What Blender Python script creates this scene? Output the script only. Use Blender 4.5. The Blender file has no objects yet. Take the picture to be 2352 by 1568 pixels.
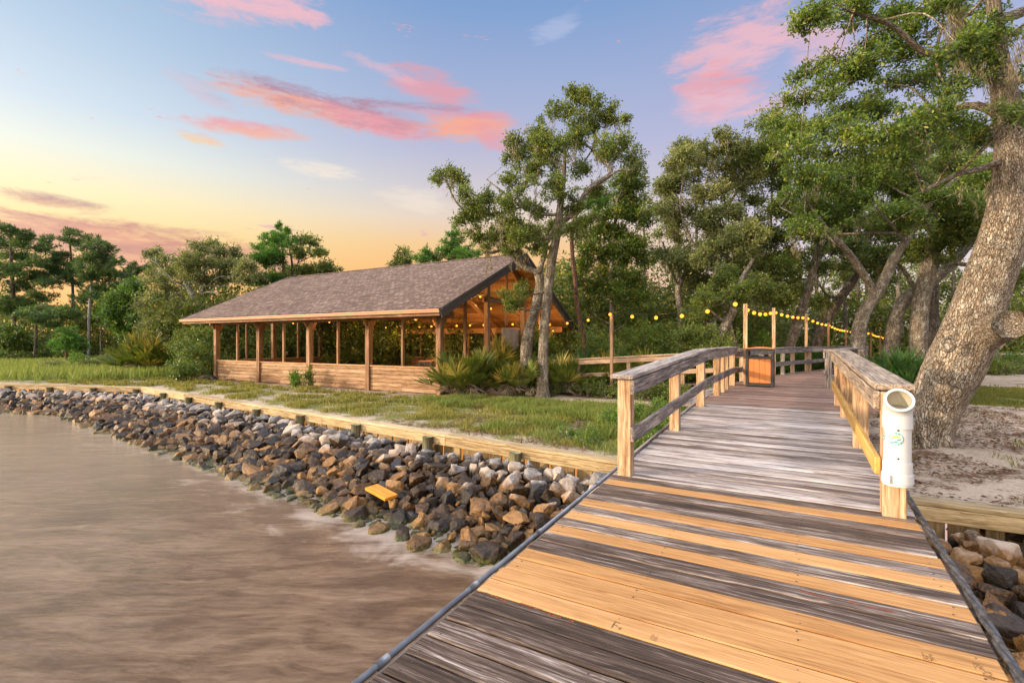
import bpy, bmesh, math, random
import numpy as np
from mathutils import Vector, Matrix, noise as mnoise
random.seed(7)
rng = np.random.default_rng(11)
SC = bpy.context.scene
COL = SC.collection
# ------------------------------------------------------------------ camera
EYE = 1.90
YAW = math.radians(30.1)
CY, SY = math.cos(YAW), math.sin(YAW)
FD = 1135.2                       # focal length in pixels of a 2352 wide picture
cam = bpy.data.cameras.new("camera")
cam.sensor_width = 36.0
cam.lens = 36.0 * FD / 2352.0
cam.clip_start = 0.05
cam.clip_end = 3000
camo = bpy.data.objects.new("camera", cam)
COL.objects.link(camo)
camo.location = (0, 0, EYE)
camo.rotation_euler = (math.radians(90), 0, YAW)
SC.camera = camo
# ------------------------------------------------------------------ render / exposure
SC.view_settings.view_transform = 'Standard'
SC.view_settings.look = 'None'
SC.view_settings.exposure = 1.0
SC.view_settings.gamma = 1.0
SC.view_settings.use_curve_mapping = False
SC.cycles.use_denoising = True
SC.cycles.max_bounces = 6
SC.cycles.diffuse_bounces = 3
SC.cycles.glossy_bounces = 3
SC.cycles.transmission_bounces = 4
SC.cycles.transparent_max_bounces = 8
SC.cycles.sample_clamp_indirect = 6
# ------------------------------------------------------------------ sun
SUN_AZ = math.radians(-127)       # measured from +Y, clockwise positive: low over the water, behind and to the camera's left
SUN_EL = math.radians(11)
sd = Vector((math.sin(SUN_AZ) * math.cos(SUN_EL), math.cos(SUN_AZ) * math.cos(SUN_EL), math.sin(SUN_EL)))
sun = bpy.data.lights.new("sun", 'SUN')
sun.energy = 2.9
sun.angle = math.radians(2.0)
sun.color = (1.0, 0.73, 0.47)
suno = bpy.data.objects.new("sun", sun)
suno.rotation_euler = sd.to_track_quat('Z', 'Y').to_euler()
COL.objects.link(suno)


def lin(r, g, b):
    f = lambda c: (c / 255.0 / 12.92) if c <= 10 else ((c / 255.0 + 0.055) / 1.055) ** 2.4
    return (f(r), f(g), f(b))


# ------------------------------------------------------------------ node expressions
class S:
    """a float socket that can be calculated with"""
    def __init__(s, nt, o):
        s.nt, s.o = nt, o

    def m(s, op, b=None, c=None, clamp=False):
        n = s.nt.nodes.new('ShaderNodeMath')
        n.operation = op
        n.use_clamp = clamp
        for i, v in enumerate((s, b, c)):
            if v is None:
                continue
            if isinstance(v, S):
                s.nt.links.new(v.o, n.inputs[i])
            else:
                n.inputs[i].default_value = v
        return S(s.nt, n.outputs[0])
    def __add__(s, b): return s.m('ADD', b)
    def __radd__(s, b): return s.m('ADD', b)
    def __sub__(s, b): return s.m('SUBTRACT', b)
    def __mul__(s, b): return s.m('MULTIPLY', b)
    def __rmul__(s, b): return s.m('MULTIPLY', b)
    def __truediv__(s, b): return s.m('DIVIDE', b)
    def clamp(s): return s.m('ADD', 0.0, clamp=True)
    def mad(s, a, b): return s.m('MULTIPLY_ADD', a, b)

    def smooth(s, lo, hi, a=0.0, b=1.0, kind='SMOOTHSTEP'):
        n = s.nt.nodes.new('ShaderNodeMapRange')
        n.interpolation_type = kind
        s.nt.links.new(s.o, n.inputs[0])
        for i, v in enumerate((lo, hi, a, b)):
            n.inputs[i + 1].default_value = v
        return S(s.nt, n.outputs[0])

    def ramp(s, stops, interp='LINEAR'):
        n = s.nt.nodes.new('ShaderNodeValToRGB')
        cr = n.color_ramp
        cr.interpolation = interp
        while len(cr.elements) < len(stops):
            cr.elements.new(0.5)
        for e, (p, c) in zip(cr.elements, stops):
            e.position = p
            e.color = (*c, 1)
        s.nt.links.new(s.o, n.inputs[0])
        return n.outputs[0]


def mixc(nt, f, a, b, mode='MIX'):
    n = nt.nodes.new('ShaderNodeMix')
    n.data_type = 'RGBA'
    n.blend_type = mode
    for i, v in ((0, f), (6, a), (7, b)):
        if isinstance(v, S):
            nt.links.new(v.o, n.inputs[i])
        elif isinstance(v, (int, float)):
            n.inputs[i].default_value = v
        elif isinstance(v, tuple):
            n.inputs[i].default_value = (*v, 1)
        else:
            nt.links.new(v, n.inputs[i])
    return n.outputs[2]


def vec(nt, x, y, z):
    n = nt.nodes.new('ShaderNodeCombineXYZ')
    for i, v in enumerate((x, y, z)):
        if isinstance(v, S):
            nt.links.new(v.o, n.inputs[i])
        else:
            n.inputs[i].default_value = v
    return n.outputs[0]


def sep(nt, v):
    n = nt.nodes.new('ShaderNodeSeparateXYZ')
    nt.links.new(v, n.inputs[0])
    return [S(nt, n.outputs[i]) for i in range(3)]


def noise(nt, v, scale=1.0, detail=4, rough=0.55, dist=0.0):
    n = nt.nodes.new('ShaderNodeTexNoise')
    if v is not None:
        nt.links.new(v, n.inputs['Vector'])
    n.inputs['Scale'].default_value = scale
    n.inputs['Detail'].default_value = detail
    n.inputs['Roughness'].default_value = rough
    n.inputs['Distortion'].default_value = dist
    return S(nt, n.outputs[0])


def voro(nt, v, scale=1.0, feature='F1', rnd=1.0):
    n = nt.nodes.new('ShaderNodeTexVoronoi')
    n.feature = feature
    nt.links.new(v, n.inputs['Vector'])
    n.inputs['Scale'].default_value = scale
    n.inputs['Randomness'].default_value = rnd
    return n


def vscale(nt, v, x, y, z):
    n = nt.nodes.new('ShaderNodeVectorMath')
    n.operation = 'MULTIPLY'
    nt.links.new(v, n.inputs[0])
    n.inputs[1].default_value = (x, y, z)
    return n.outputs[0]


# ------------------------------------------------------------------ sky (world)
W = bpy.data.worlds.new("World")
SC.world = W
W.use_nodes = True
wt = W.node_tree
wt.nodes.clear()
tc = wt.nodes.new('ShaderNodeTexCoord')
dx, dy, dz = sep(wt, tc.outputs['Generated'])
RAD = 57.29578
az = dx.m('ARCTAN2', dy) * RAD                 # degrees, 0 = +Y, + = clockwise
el = dz.m('ARCSINE') * RAD
elr = el.smooth(0, 60, 0, 1, 'LINEAR')
def rmp(l): return [(e / 60.0, lin(*c)) for e, c in l]
skyL = elr.ramp(rmp([(0, (249, 152, 62)), (6, (252, 180, 84)), (9.8, (253, 212, 126)), (13, (252, 230, 172)), (16.5, (230, 232, 218)), (20, (202, 216, 228)), (26, (172, 196, 220)), (40, (108, 148, 200)), (60, (62, 105, 185))]))
skyC = elr.ramp(rmp([(0, (248, 150, 60)), (8, (249, 176, 88)), (11, (245, 193, 124)), (14, (232, 206, 184)), (17, (210, 198, 200)), (21, (186, 183, 208)), (27, (162, 174, 210)), (34, (126, 158, 205)), (60, (62, 105, 185))]))
skyR = elr.ramp(rmp([(0, (232, 196, 186)), (10, (216, 196, 204)), (16, (196, 187, 212)), (22, (176, 176, 210)), (27, (158, 168, 208)), (34, (128, 156, 202)), (60, (62, 105, 185))]))
sky = mixc(wt, az.smooth(-72, -34), skyL, skyC)
sky = mixc(wt, az.smooth(-28, 2), sky, skyR)
# warm glow added to the unseen sky behind the camera as fill
azb = (az + 360.0).m('MODULO', 360.0)           # 0..360, sun side = 360 + SUN_AZ
g1 = ((azb - 192.0) * (1 / 46.0)).m('POWER', 2.0)
g2 = ((el - 10.0) * (1 / 24.0)).m('POWER', 2.0)
glow = ((g1 + g2) * -1.0).m('EXPONENT')
GLOW = 6.8
gl = mixc(wt, glow, (0.0, 0.0, 0.0), (1.0 * GLOW, 0.80 * GLOW, 0.55 * GLOW))
zen = el.smooth(40, 72) * 1.0  # overhead sky brightened too, as added fill
gl = mixc(wt, 1.0, gl, mixc(wt, zen, (0.0, 0.0, 0.0), (3.8, 3.7, 3.6)), 'ADD')
# clouds
nz = vec(wt, az * 0.16, el * 0.55, 0.0)
n1 = noise(wt, nz, 1.0, 6, 0.62, 0.6)
nz2 = vec(wt, az * 0.055 + 9.0, el * 0.5, 3.0)
n2 = noise(wt, nz2, 1.3, 5, 0.6, 0.3)
n3 = noise(wt, vec(wt, az * 0.42, el * 1.7, 7.0), 1.0, 7, 0.68, 0.9)
nn = (n1 - 0.5) * 2.3 + (n2 - 0.5) * 0.9 + (n3 - 0.5) * 1.5
PINK, PINKD, MAUVE, ORNG, PALE, BRN, BRNL = (243, 184, 190), (236, 152, 156), (176, 132, 152), (250, 168, 130), (250, 232, 208), (192, 112, 92), (226, 146, 104)
CL = [  # centre x, y, half sizes (as seen from the viewpoint), tilt, low colour, high colour, opacity
    (560, 8, 200, 50, -7, PINK, PINK, .9), (715, 42, 46, 18, -5, PINK, PINK, .75),
    (690, 238, 200, 40, 4, ORNG, MAUVE, 1), (870, 276, 160, 36, 7, PINKD, MAUVE, 1), (1080, 290, 130, 34, 2, ORNG, PINKD, 1), (1135, 318, 55, 26, 12, PINKD, PINKD, .8),
    (990, 198, 100, 36, 10, PINKD, PINKD, .8), (880, 160, 90, 14, 12, PINK, PINK, .55), (970, 250, 120, 14, 0, PINKD, MAUVE, .7),
    (580, 298, 150, 20, -2, ORNG, PINKD, .85), (455, 318, 56, 14, 3, (252, 196, 120), ORNG, .85), (460, 205, 95, 24, 18, (206, 190, 204), (186, 184, 204), .85),
    (745, 394, 90, 18, 4, PALE, PALE, .7), (950, 458, 80, 26, 5, PALE, PALE, .5),
    (120, 462, 150, 17, 3, BRN, (172, 116, 112), .95), (90, 522, 190, 34, 0, BRNL, BRN, 1), (340, 570, 400, 54, 2, BRNL, BRN, 1),
    (1690, 110, 150, 80, -12, PINK, PINK, .85), (1640, 215, 100, 70, 10, PINK, PINKD, .8), (1890, 110, 85, 50, 0, PINK, PINK, .7), (1790, 232, 130, 20, 0, PINK, PINK, .6),
    (1275, 66, 60, 28, -20, (190, 196, 226), (190, 196, 226), .5), (690, 142, 100, 8, 0, PINK, PINK, .6)]
for (cx, cy, rx, ry, tl, lo, hi, op) in CL:
    u, v = (cx - 1176) / FD, -(cy - 784) / FD
    a0 = math.degrees(math.atan(u)) - 30.1
    e0 = math.degrees(math.atan(v / math.sqrt(1 + u * u)))
    sx = math.degrees(rx / FD / (1 + u * u)) * 1.22
    syy = math.degrees(ry / FD / math.sqrt(1 + u * u) / (1 + v * v)) * 1.3
    t = math.radians(-tl)
    ca, sa = math.cos(t), math.sin(t)
    X, Y = az - a0, el - e0
    p = (X * ca + Y * sa) * (1 / sx)
    q = (Y * ca - X * sa) * (1 / syy)
    d = (p * p + q * q).mad(-1.0, 1.0).m('MAXIMUM', -0.4) + nn
    mask = d.smooth(0.0, 1.15) * op
    sh = (q * 0.6 + (n2 - 0.5) * 2.4 + (n3 - 0.5) * 1.2).smooth(-0.4, 0.6)
    sky = mixc(wt, mask, sky, mixc(wt, sh, lin(*lo), lin(*hi)))
sky = mixc(wt, 1.0, sky, gl, 'ADD')
st = wt.nodes.new('ShaderNodeTexSky')
st.sky_type = 'NISHITA'
st.sun_disc = False
st.sun_elevation = SUN_EL
st.sun_rotation = SUN_AZ
bg2 = wt.nodes.new('ShaderNodeBackground')
wt.links.new(st.outputs[0], bg2.inputs[0])
bg2.inputs[1].default_value = 0.02
bg = wt.nodes.new('ShaderNodeBackground')
wt.links.new(sky, bg.inputs[0])
bg.inputs[1].default_value = 0.47
ad = wt.nodes.new('ShaderNodeAddShader')
wt.links.new(bg.outputs[0], ad.inputs[0])
wt.links.new(bg2.outputs[0], ad.inputs[1])
wo = wt.nodes.new('ShaderNodeOutputWorld')
wt.links.new(ad.outputs[0], wo.inputs[0])
W.cycles.sampling_method = 'MANUAL'
W.cycles.sample_map_resolution = 512


# ------------------------------------------------------------------ geometry helpers
def ray(x, y):
    u, v = (x - 1176) / FD, -(y - 784) / FD
    return np.array((CY * u - SY, SY * u + CY, v))


def PZ(x, y, Z):                  # a point seen at (x, y) at depth Z
    return ray(x, y) * Z + np.array((0, 0, EYE))


def PG(x, y, z=0.0):              # ... on a level plane
    d = ray(x, y)
    return d * ((z - EYE) / d[2]) + np.array((0, 0, EYE))


def PA(x, y, ax, val):            # ... on the plane axis = val
    d = ray(x, y)
    return d * (val / d[ax]) + np.array((0, 0, EYE))


def depth(p):
    return -SY * p[0] + CY * p[1]


def _template():
    V, idx = [], {}
    for i in range(3):
        for s in np.ndindex(2, 2, 2):
            sg = [1 if k else -1 for k in s]
            idx[(i, s)] = len(V)
            V.append((i, sg))
    F = []
    for i in range(3):
        j, k = (i + 1) % 3, (i + 2) % 3
        for a in (0, 1):
            q = []
            for (b, c) in ((0, 0), (1, 0), (1, 1), (0, 1)):
                s = [0, 0, 0]; s[i] = a; s[j] = b; s[k] = c
                q.append(idx[(i, tuple(s))])
            F.append(q)
            for b in (0, 1):      # edge between i=a and j=b
                s0 = [0, 0, 0]; s0[i] = a; s0[j] = b; s0[k] = 0
                s1 = list(s0); s1[k] = 1
                F.append([idx[(i, tuple(s0))], idx[(i, tuple(s1))], idx[(j, tuple(s1))], idx[(j, tuple(s0))]])
    T = [[idx[(i, s)] for i in range(3)] for s in np.ndindex(2, 2, 2)]
    axis = np.array([v[0] for v in V]); sg = np.array([v[1] for v in V], float)
    P = sg * 1.0
    for n, i in enumerate(axis):
        for j in range(3):
            if j != i: P[n, j] *= 0.9
    def fix(f):
        a, b, c = P[f[0]], P[f[1]], P[f[2]]
        return f if np.dot(np.cross(b - a, c - a), P[f].mean(0)) > 0 else f[::-1]
    return axis, sg, np.array([fix(f) for f in F]), np.array([fix(f) for f in T])


_AX, _SG, _FQ, _FT = _template()


class MB:
    def __init__(s):
        s.V, s.L, s.Z, s.G, s.T, s.n = [], [], [], [], [], 0

    def add(s, V, F, G=None, tint=0.5):
        V = np.asarray(V, float)
        F = np.asarray(F)
        s.V.append(V)
        s.L.append((F + s.n).ravel())
        s.Z.append(np.full(len(F), F.shape[1]))
        s.G.append(np.asarray(G, float) if G is not None else V.copy())
        s.T.append(np.full(len(V), tint) if np.isscalar(tint) else np.asarray(tint, float))
        s.n += len(V)
        return s

    def box(s, c, size, R=None, ch=0.004, tint=None, off=None):
        h = np.array(size, float) / 2
        ch = min(ch, h.min() * 0.6)
        P = np.empty((24, 3))
        for j in range(3):
            P[:, j] = _SG[:, j] * (h[j] - np.where(_AX == j, 0, ch))
        k = int(np.argmax(size))
        o = off if off is not None else rng.uniform(0, 60, 3)
        G = P[:, [k, (k + 1) % 3, (k + 2) % 3]] + o
        Wd = P if R is None else P @ np.asarray(R).T
        Wd = Wd + np.asarray(c, float)
        if tint is None: tint = rng.uniform(0, 1)
        n0 = s.n
        s.add(Wd, _FQ, G, tint)
        s.L.append((_FT + n0).ravel()); s.Z.append(np.full(8, 3))
        return s

    def beam(s, p0, p1, w, h, ch=0.004, tint=None, up=(0, 0, 1), ext=0.0):
        """a timber from p0 to p1; w across (level), h upwards"""
        p0, p1 = np.asarray(p0, float), np.asarray(p1, float)
        d = p1 - p0
        L = np.linalg.norm(d)
        d = d / L
        up = np.asarray(up, float)
        sdv = np.cross(d, up)
        if np.linalg.norm(sdv) < 1e-4: sdv = np.cross(d, (0, 1, 0))
        sdv /= np.linalg.norm(sdv)
        u2 = np.cross(sdv, d)
        R = np.stack((d, sdv, u2), 1)
        return s.box((p0 + p1) / 2, (L + 2 * ext, w, h), R, ch, tint)

    def tube(s, pts, rad, seg=8, wob=0.0, tint=0.5, cap=True):
        pts = np.asarray(pts, float)
        n = len(pts)
        rad = np.full(n, rad) if np.isscalar(rad) else np.asarray(rad, float)
        tg = np.gradient(pts, axis=0)
        tg /= np.linalg.norm(tg, axis=1)[:, None] + 1e-9
        ref = np.array((0.0, 0.0, 1.0)) if abs(tg[0][2]) < 0.9 else np.array((1.0, 0.2, 0.0))
        V, G = [], []
        ang = np.linspace(0, 2 * math.pi, seg, endpoint=False)
        ln = 0.0
        o = rng.uniform(0, 40, 2)
        ph = rng.uniform(0, 6, 3)
        for i in range(n):
            a = np.cross(tg[i], ref)
            if np.linalg.norm(a) < 1e-5: a = np.cross(tg[i], (1, 0, 0))
            a /= np.linalg.norm(a)
            b = np.cross(tg[i], a)
            ref = np.cross(a, tg[i]); ref = ref if np.linalg.norm(ref) > 1e-5 else np.array((0, 0, 1.0))
            if i: ln += np.linalg.norm(pts[i] - pts[i - 1])
            rr = rad[i] * (1 + wob * (np.sin(ang * 3 + ph[0] + ln * 1.3 / max(rad[0], .02) * .2) * .5 + np.sin(ang * 2 + ph[1] + i * .7) * .5 + rng.normal(0, .35, seg)))
            V.append(pts[i] + rr[:, None] * (np.cos(ang)[:, None] * a + np.sin(ang)[:, None] * b))
            G.append(np.stack((np.full(seg, ln + o[0]), np.cos(ang) * rad[0] + o[1], np.sin(ang) * rad[0]), 1))
        V = np.concatenate(V); G = np.concatenate(G)
        i0 = np.arange(n - 1)[:, None] * seg
        k = np.arange(seg)[None, :]
        k2 = (k + 1) % seg
        F = np.stack((i0 + k, i0 + seg + k, i0 + seg + k2, i0 + k2), -1).reshape(-1, 4)[:, ::-1]
        n0 = s.n
        s.add(V, F, G, tint)
        if cap:
            s.L.append(np.arange(seg) + n0); s.Z.append(np.array([seg]))
            s.L.append((np.arange(seg)[::-1] + (n - 1) * seg + n0)); s.Z.append(np.array([seg]))
        return s

    def prism(s, prof, o, ex, ey, ez, z0, z1, tint=0.5):
        """profile (x, y) in the plane of ex, ey at o, pushed along ez from z0 to z1"""
        prof = np.asarray(prof, float)
        o, ex, ey, ez = (np.asarray(q, float) for q in (o, ex, ey, ez))
        n = len(prof)
        A = o + prof[:, :1] * ex + prof[:, 1:] * ey
        V = np.concatenate((A + ez * z0, A + ez * z1))
        k = np.arange(n); k2 = (k + 1) % n
        G = np.concatenate((np.c_[np.full(n, z0), prof], np.c_[np.full(n, z1), prof])) + rng.uniform(0, 40, 3)
        n0 = s.n
        s.add(V, np.stack((k, k2, k2 + n, k + n), 1), G, tint)
        s.L.append(k[::-1] + n0); s.Z.append(np.array([n]))
        s.L.append(k + n + n0); s.Z.append(np.array([n]))
        return s

    def mesh(s, name):
        me = bpy.data.meshes.new(name)
        V = np.concatenate(s.V); L = np.concatenate(s.L).astype(np.int32); Z = np.concatenate(s.Z)
        me.vertices.add(len(V)); me.vertices.foreach_set("co", V.ravel().astype(np.float32))
        me.loops.add(len(L)); me.loops.foreach_set("vertex_index", L)
        me.polygons.add(len(Z))
        me.polygons.foreach_set("loop_start", np.concatenate(([0], np.cumsum(Z)[:-1])).astype(np.int32))
        a = me.attributes.new("gr", 'FLOAT_VECTOR', 'POINT')
        a.data.foreach_set("vector", np.concatenate(s.G).ravel().astype(np.float32))
        a = me.attributes.new("tint", 'FLOAT', 'POINT')
        a.data.foreach_set("value", np.concatenate(s.T).astype(np.float32))
        me.update(calc_edges=True)
        me.validate()
        me.polygons.foreach_set('use_smooth', np.zeros(len(me.polygons), bool))
        return me

    def build(s, name, m, parent=None, smooth=False):
        me = s.mesh(name)
        me.materials.append(m)
        if smooth: me.polygons.foreach_set("use_smooth", np.ones(len(me.polygons), bool))
        o = bpy.data.objects.new(name, me)
        COL.objects.link(o)
        if parent is not None:
            o.parent = parent
            o.matrix_parent_inverse = Matrix.Identity(4) if parent.parent else Matrix.Translation(-Vector(parent.location))
        return o


def build2(name, a, ma, b, mb_, parent):
    """leaves and the twigs that carry them, in one mesh"""
    na = sum(len(z) for z in a.Z)
    g = MB()
    for q in (a, b):
        n0 = g.n
        g.V += q.V; g.G += q.G; g.T += q.T; g.Z += q.Z; g.L += [l + n0 for l in q.L]; g.n += q.n
    o = g.build(name, M[ma], parent)
    o.data.materials.append(M[mb_])
    idx = np.zeros(len(o.data.polygons), np.int32); idx[na:] = 1
    o.data.polygons.foreach_set('material_index', idx)
    return o


def tag(o, label=None, cat=None, group=None, kind=None):
    if label: o['label'] = label
    if cat: o['category'] = cat
    if group: o['group'] = group
    if kind: o['kind'] = kind
    return o


def thing(name, label, cat, loc=(0, 0, 0), group=None):
    o = bpy.data.objects.new(name, None)
    COL.objects.link(o)
    o.location = loc
    o.empty_display_size = 0.2
    return tag(o, label, cat, group)


def copy_thing(o, loc, rz=None, sc=None, label=None):
    c = o.copy()
    COL.objects.link(c)
    c.location = loc
    if rz is not None: c.rotation_euler = (0, 0, rz)
    if sc is not None: c.scale = (sc, sc, sc)
    if label: c['label'] = label
    def rec(src, dst):
        for ch in list(src.children):
            d = ch.copy()
            COL.objects.link(d)
            d.parent = dst
            rec(ch, d)
    rec(o, c)
    return c
# ------------------------------------------------------------------ materials
def newmat(name):
    m = bpy.data.materials.new(name)
    m.use_nodes = True
    nt = m.node_tree
    nt.nodes.clear()
    out = nt.nodes.new('ShaderNodeOutputMaterial')
    b = nt.nodes.new('ShaderNodeBsdfPrincipled')
    nt.links.new(b.outputs[0], out.inputs[0])
    return m, nt, b, out


def attr(nt, name):
    n = nt.nodes.new('ShaderNodeAttribute')
    n.attribute_name = name
    return n


def setin(nt, b, name, v):
    i = b.inputs[name]
    if isinstance(v, S): nt.links.new(v.o, i)
    elif isinstance(v, (int, float)): i.default_value = v
    elif isinstance(v, tuple): i.default_value = (*v, 1) if len(v) == 3 else v
    else: nt.links.new(v, i)


def bump(nt, b, h, strength=0.3, dist=0.01):
    n = nt.nodes.new('ShaderNodeBump')
    n.inputs['Strength'].default_value = strength
    n.inputs['Distance'].default_value = dist
    nt.links.new(h.o, n.inputs['Height'])
    nt.links.new(n.outputs[0], b.inputs['Normal'])


def wood(name, stops, rough=0.75, grain=1.0, knots=0.0, knotc=(0.06, 0.03, 0.015), tintv=0.35, bs=0.35, splash=None, wide=1.0, cracks=0.6):
    """sawn timber; attribute gr = (along, across, across) in metres"""
    m, nt, b, out = newmat(name)
    gr = attr(nt, "gr").outputs['Vector']
    ti = S(nt, attr(nt, "tint").outputs['Fac'])
    gx, gy, gz = sep(nt, gr)
    wv = noise(nt, vscale(nt, gr, 1.6, 6, 6), 1.0, 3, 0.55)
    v1 = vec(nt, gx * 1.5, gy * 62.0 * wide + wv * 4.0, gz * 62.0 * wide + wv * 4.0)
    n1 = noise(nt, v1, 1.0, 6, 0.66)
    v2 = vec(nt, gx * 5.0, gy * 210.0, gz * 210.0)
    n2 = noise(nt, v2, 1.0, 3, 0.6)
    big = noise(nt, vscale(nt, gr, 1.1, 9, 9), 1.0, 5, 0.62)
    f = ((n1 - 0.5) * 2.3 + (n2 - 0.5) * 1.1 + (big - 0.5) * 1.1) * grain + (ti - 0.5) * tintv * 1.6 + 0.5
    crk = noise(nt, vec(nt, gx * 0.8, gy * 90.0 + wv * 3.0, gz * 90.0 + wv * 3.0), 1.0, 2, 0.5).smooth(0.66, 0.72)
    c = f.clamp().ramp(stops)
    c = mixc(nt, crk * cracks, c, tuple(v * 0.35 for v in stops[0][1]))
    if knots:
        vo = voro(nt, vscale(nt, gr, 3.0, 9.0, 9.0), 1.0)
        d = S(nt, vo.outputs['Distance'])
        ring = d.smooth(0.05 * knots, 0.2 * knots, 1, 0)
        c = mixc(nt, ring * 0.85, c, knotc)
    if splash:
        sp = noise(nt, vscale(nt, gr, 1.2, 14, 14), 1.0, 5, 0.62)
        c = mixc(nt, sp.smooth(splash[0], splash[0] + 0.12) * splash[2], c, splash[1])
    setin(nt, b, 'Base Color', c)
    setin(nt, b, 'Roughness', rough)
    setin(nt, b, 'Specular IOR Level', 0.25)
    bump(nt, b, n1 * 0.6 + n2 * 0.4, bs, 0.006)
    return m


DARKW = [(0.0, (0.028, 0.018, 0.013)), (0.38, (0.062, 0.042, 0.031)), (0.62, (0.125, 0.091, 0.072)), (0.85, (0.25, 0.205, 0.18)), (1.0, (0.40, 0.36, 0.33))]
GREYW = [(0.0, (0.075, 0.058, 0.05)), (0.3, (0.20, 0.165, 0.15)), (0.6, (0.36, 0.315, 0.295)), (1.0, (0.54, 0.50, 0.485))]
M = {}
M['plank_old'] = wood('weathered_plank', DARKW, 0.62, 1.0, knots=0.3, knotc=(0.015, 0.012, 0.01), tintv=0.34, bs=0.7, cracks=0.9)
M['plank_grey'] = wood('grey_plank', GREYW, 0.7, 0.95, tintv=0.35, bs=0.5, splash=(0.50, (0.075, 0.056, 0.046), 0.85), cracks=0.8)
M['plank_far'] = wood('reddish_plank', [(0, (0.06, 0.035, 0.028)), (0.5, (0.17, 0.105, 0.085)), (1, (0.34, 0.25, 0.21))], 0.7, 1.1, tintv=0.4, bs=0.3)
M['plank_new'] = wood('new_pine_plank', [(0.0, (0.20, 0.09, 0.028)), (0.3, (0.34, 0.175, 0.062)), (0.6, (0.44, 0.24, 0.095)), (1.0, (0.52, 0.315, 0.145))], 0.55, 0.75, knots=0.32, knotc=(0.22, 0.09, 0.02), tintv=0.22, bs=0.15, wide=1.0, cracks=0.25)
M['rail_grey'] = wood('grey_rail', [(0, (0.06, 0.055, 0.055)), (0.4, (0.17, 0.15, 0.145)), (0.7, (0.31, 0.27, 0.25)), (1, (0.46, 0.41, 0.37))], 0.75, 1.3, knots=0.25, tintv=0.2, bs=0.6)
M['cap_tan'] = wood('tan_rail', [(0, (0.10, 0.08, 0.065)), (0.4, (0.27, 0.215, 0.17)), (0.7, (0.40, 0.33, 0.26)), (1, (0.52, 0.45, 0.37))], 0.75, 1.1, knots=0.28, tintv=0.2, bs=0.5)
M['post_tan'] = wood('tan_post', [(0, (0.15, 0.085, 0.045)), (0.4, (0.34, 0.22, 0.125)), (0.7, (0.47, 0.33, 0.21)), (1, (0.56, 0.43, 0.30))], 0.75, 1.2, knots=0.3, tintv=0.2, bs=0.35, wide=0.6)
M['rail_yellow'] = wood('yellow_rail', [(0, (0.36, 0.18, 0.04)), (0.5, (0.55, 0.32, 0.09)), (1, (0.64, 0.43, 0.16))], 0.6, 0.7, tintv=0.1, bs=0.15, wide=0.5)
M['seawall'] = wood('treated_timber', [(0, (0.17, 0.12, 0.06)), (0.4, (0.34, 0.26, 0.145)), (0.7, (0.46, 0.36, 0.22)), (1, (0.56, 0.46, 0.31))], 0.75, 0.9, knots=0.2, knotc=(0.18, 0.09, 0.03), tintv=0.4, bs=0.3, wide=0.6)
M['sheeting'] = wood('sheet_timber', [(0, (0.10, 0.07, 0.035)), (0.5, (0.24, 0.175, 0.10)), (1, (0.36, 0.28, 0.17))], 0.8, 0.9, tintv=0.7, bs=0.3)  # darker than the cap timber: shade on the sheeting put into its colour
M['pile'] = wood('green_pile', [(0, (0.07, 0.075, 0.045)), (0.5, (0.185, 0.185, 0.11)), (1, (0.33, 0.31, 0.20))], 0.8, 1.1, tintv=0.3, bs=0.4)
M['cedar'] = wood('cedar_post', [(0, (0.07, 0.035, 0.018)), (0.4, (0.20, 0.108, 0.056)), (0.7, (0.30, 0.175, 0.096)), (1, (0.40, 0.265, 0.16))], 0.7, 1.1, knots=0.25, tintv=0.35, bs=0.3)
M['ceiling'] = wood('cedar_ceiling', [(0, (0.13, 0.06, 0.024)), (0.5, (0.235, 0.115, 0.046)), (1, (0.33, 0.175, 0.075))], 0.6, 0.9, tintv=0.4, bs=0.2)
M['clap'] = wood('cedar_board', [(0, (0.10, 0.05, 0.025)), (0.35, (0.235, 0.14, 0.078)), (0.7, (0.35, 0.23, 0.14)), (1, (0.44, 0.32, 0.215))], 0.75, 0.8, knots=0.55, knotc=(0.05, 0.025, 0.012), tintv=0.3, bs=0.3, wide=0.5)
M['sill'] = wood('sill_board', [(0, (0.28, 0.13, 0.05)), (0.5, (0.48, 0.29, 0.15)), (1, (0.60, 0.43, 0.27))], 0.7, 0.8, tintv=0.2, bs=0.2)
M['fascia'] = wood('fascia_board', [(0, (0.04, 0.036, 0.036)), (0.5, (0.085, 0.075, 0.073)), (1, (0.15, 0.135, 0.13))], 0.7, 0.8, tintv=0.2, bs=0.2)
M['fence'] = wood('fence_board', [(0, (0.12, 0.075, 0.045)), (0.4, (0.28, 0.19, 0.13)), (0.7, (0.40, 0.295, 0.215)), (1, (0.49, 0.39, 0.30))], 0.75, 0.9, tintv=0.3, bs=0.3)
M['pole_brown'] = wood('brown_pole', [(0, (0.08, 0.045, 0.025)), (0.5, (0.20, 0.12, 0.075)), (1, (0.30, 0.2, 0.13))], 0.75, 0.9, tintv=0.3, bs=0.3)
M['pale_board'] = wood('pale_board', [(0, (0.30, 0.24, 0.19)), (0.5, (0.45, 0.38, 0.32)), (1, (0.54, 0.48, 0.42))], 0.75, 0.7, tintv=0.2, bs=0.2)
M['can_slat'] = wood('orange_slat', [(0, (0.46, 0.155, 0.045)), (1, (0.55, 0.205, 0.07))], 0.6, 0.6, tintv=0.1, bs=0.05)
M['lost_board'] = wood('varnished_board', [(0, (0.36, 0.12, 0.012)), (0.5, (0.60, 0.235, 0.025)), (1, (0.70, 0.33, 0.06))], 0.35, 0.9, tintv=0.1, bs=0.15, wide=0.6)


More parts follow.
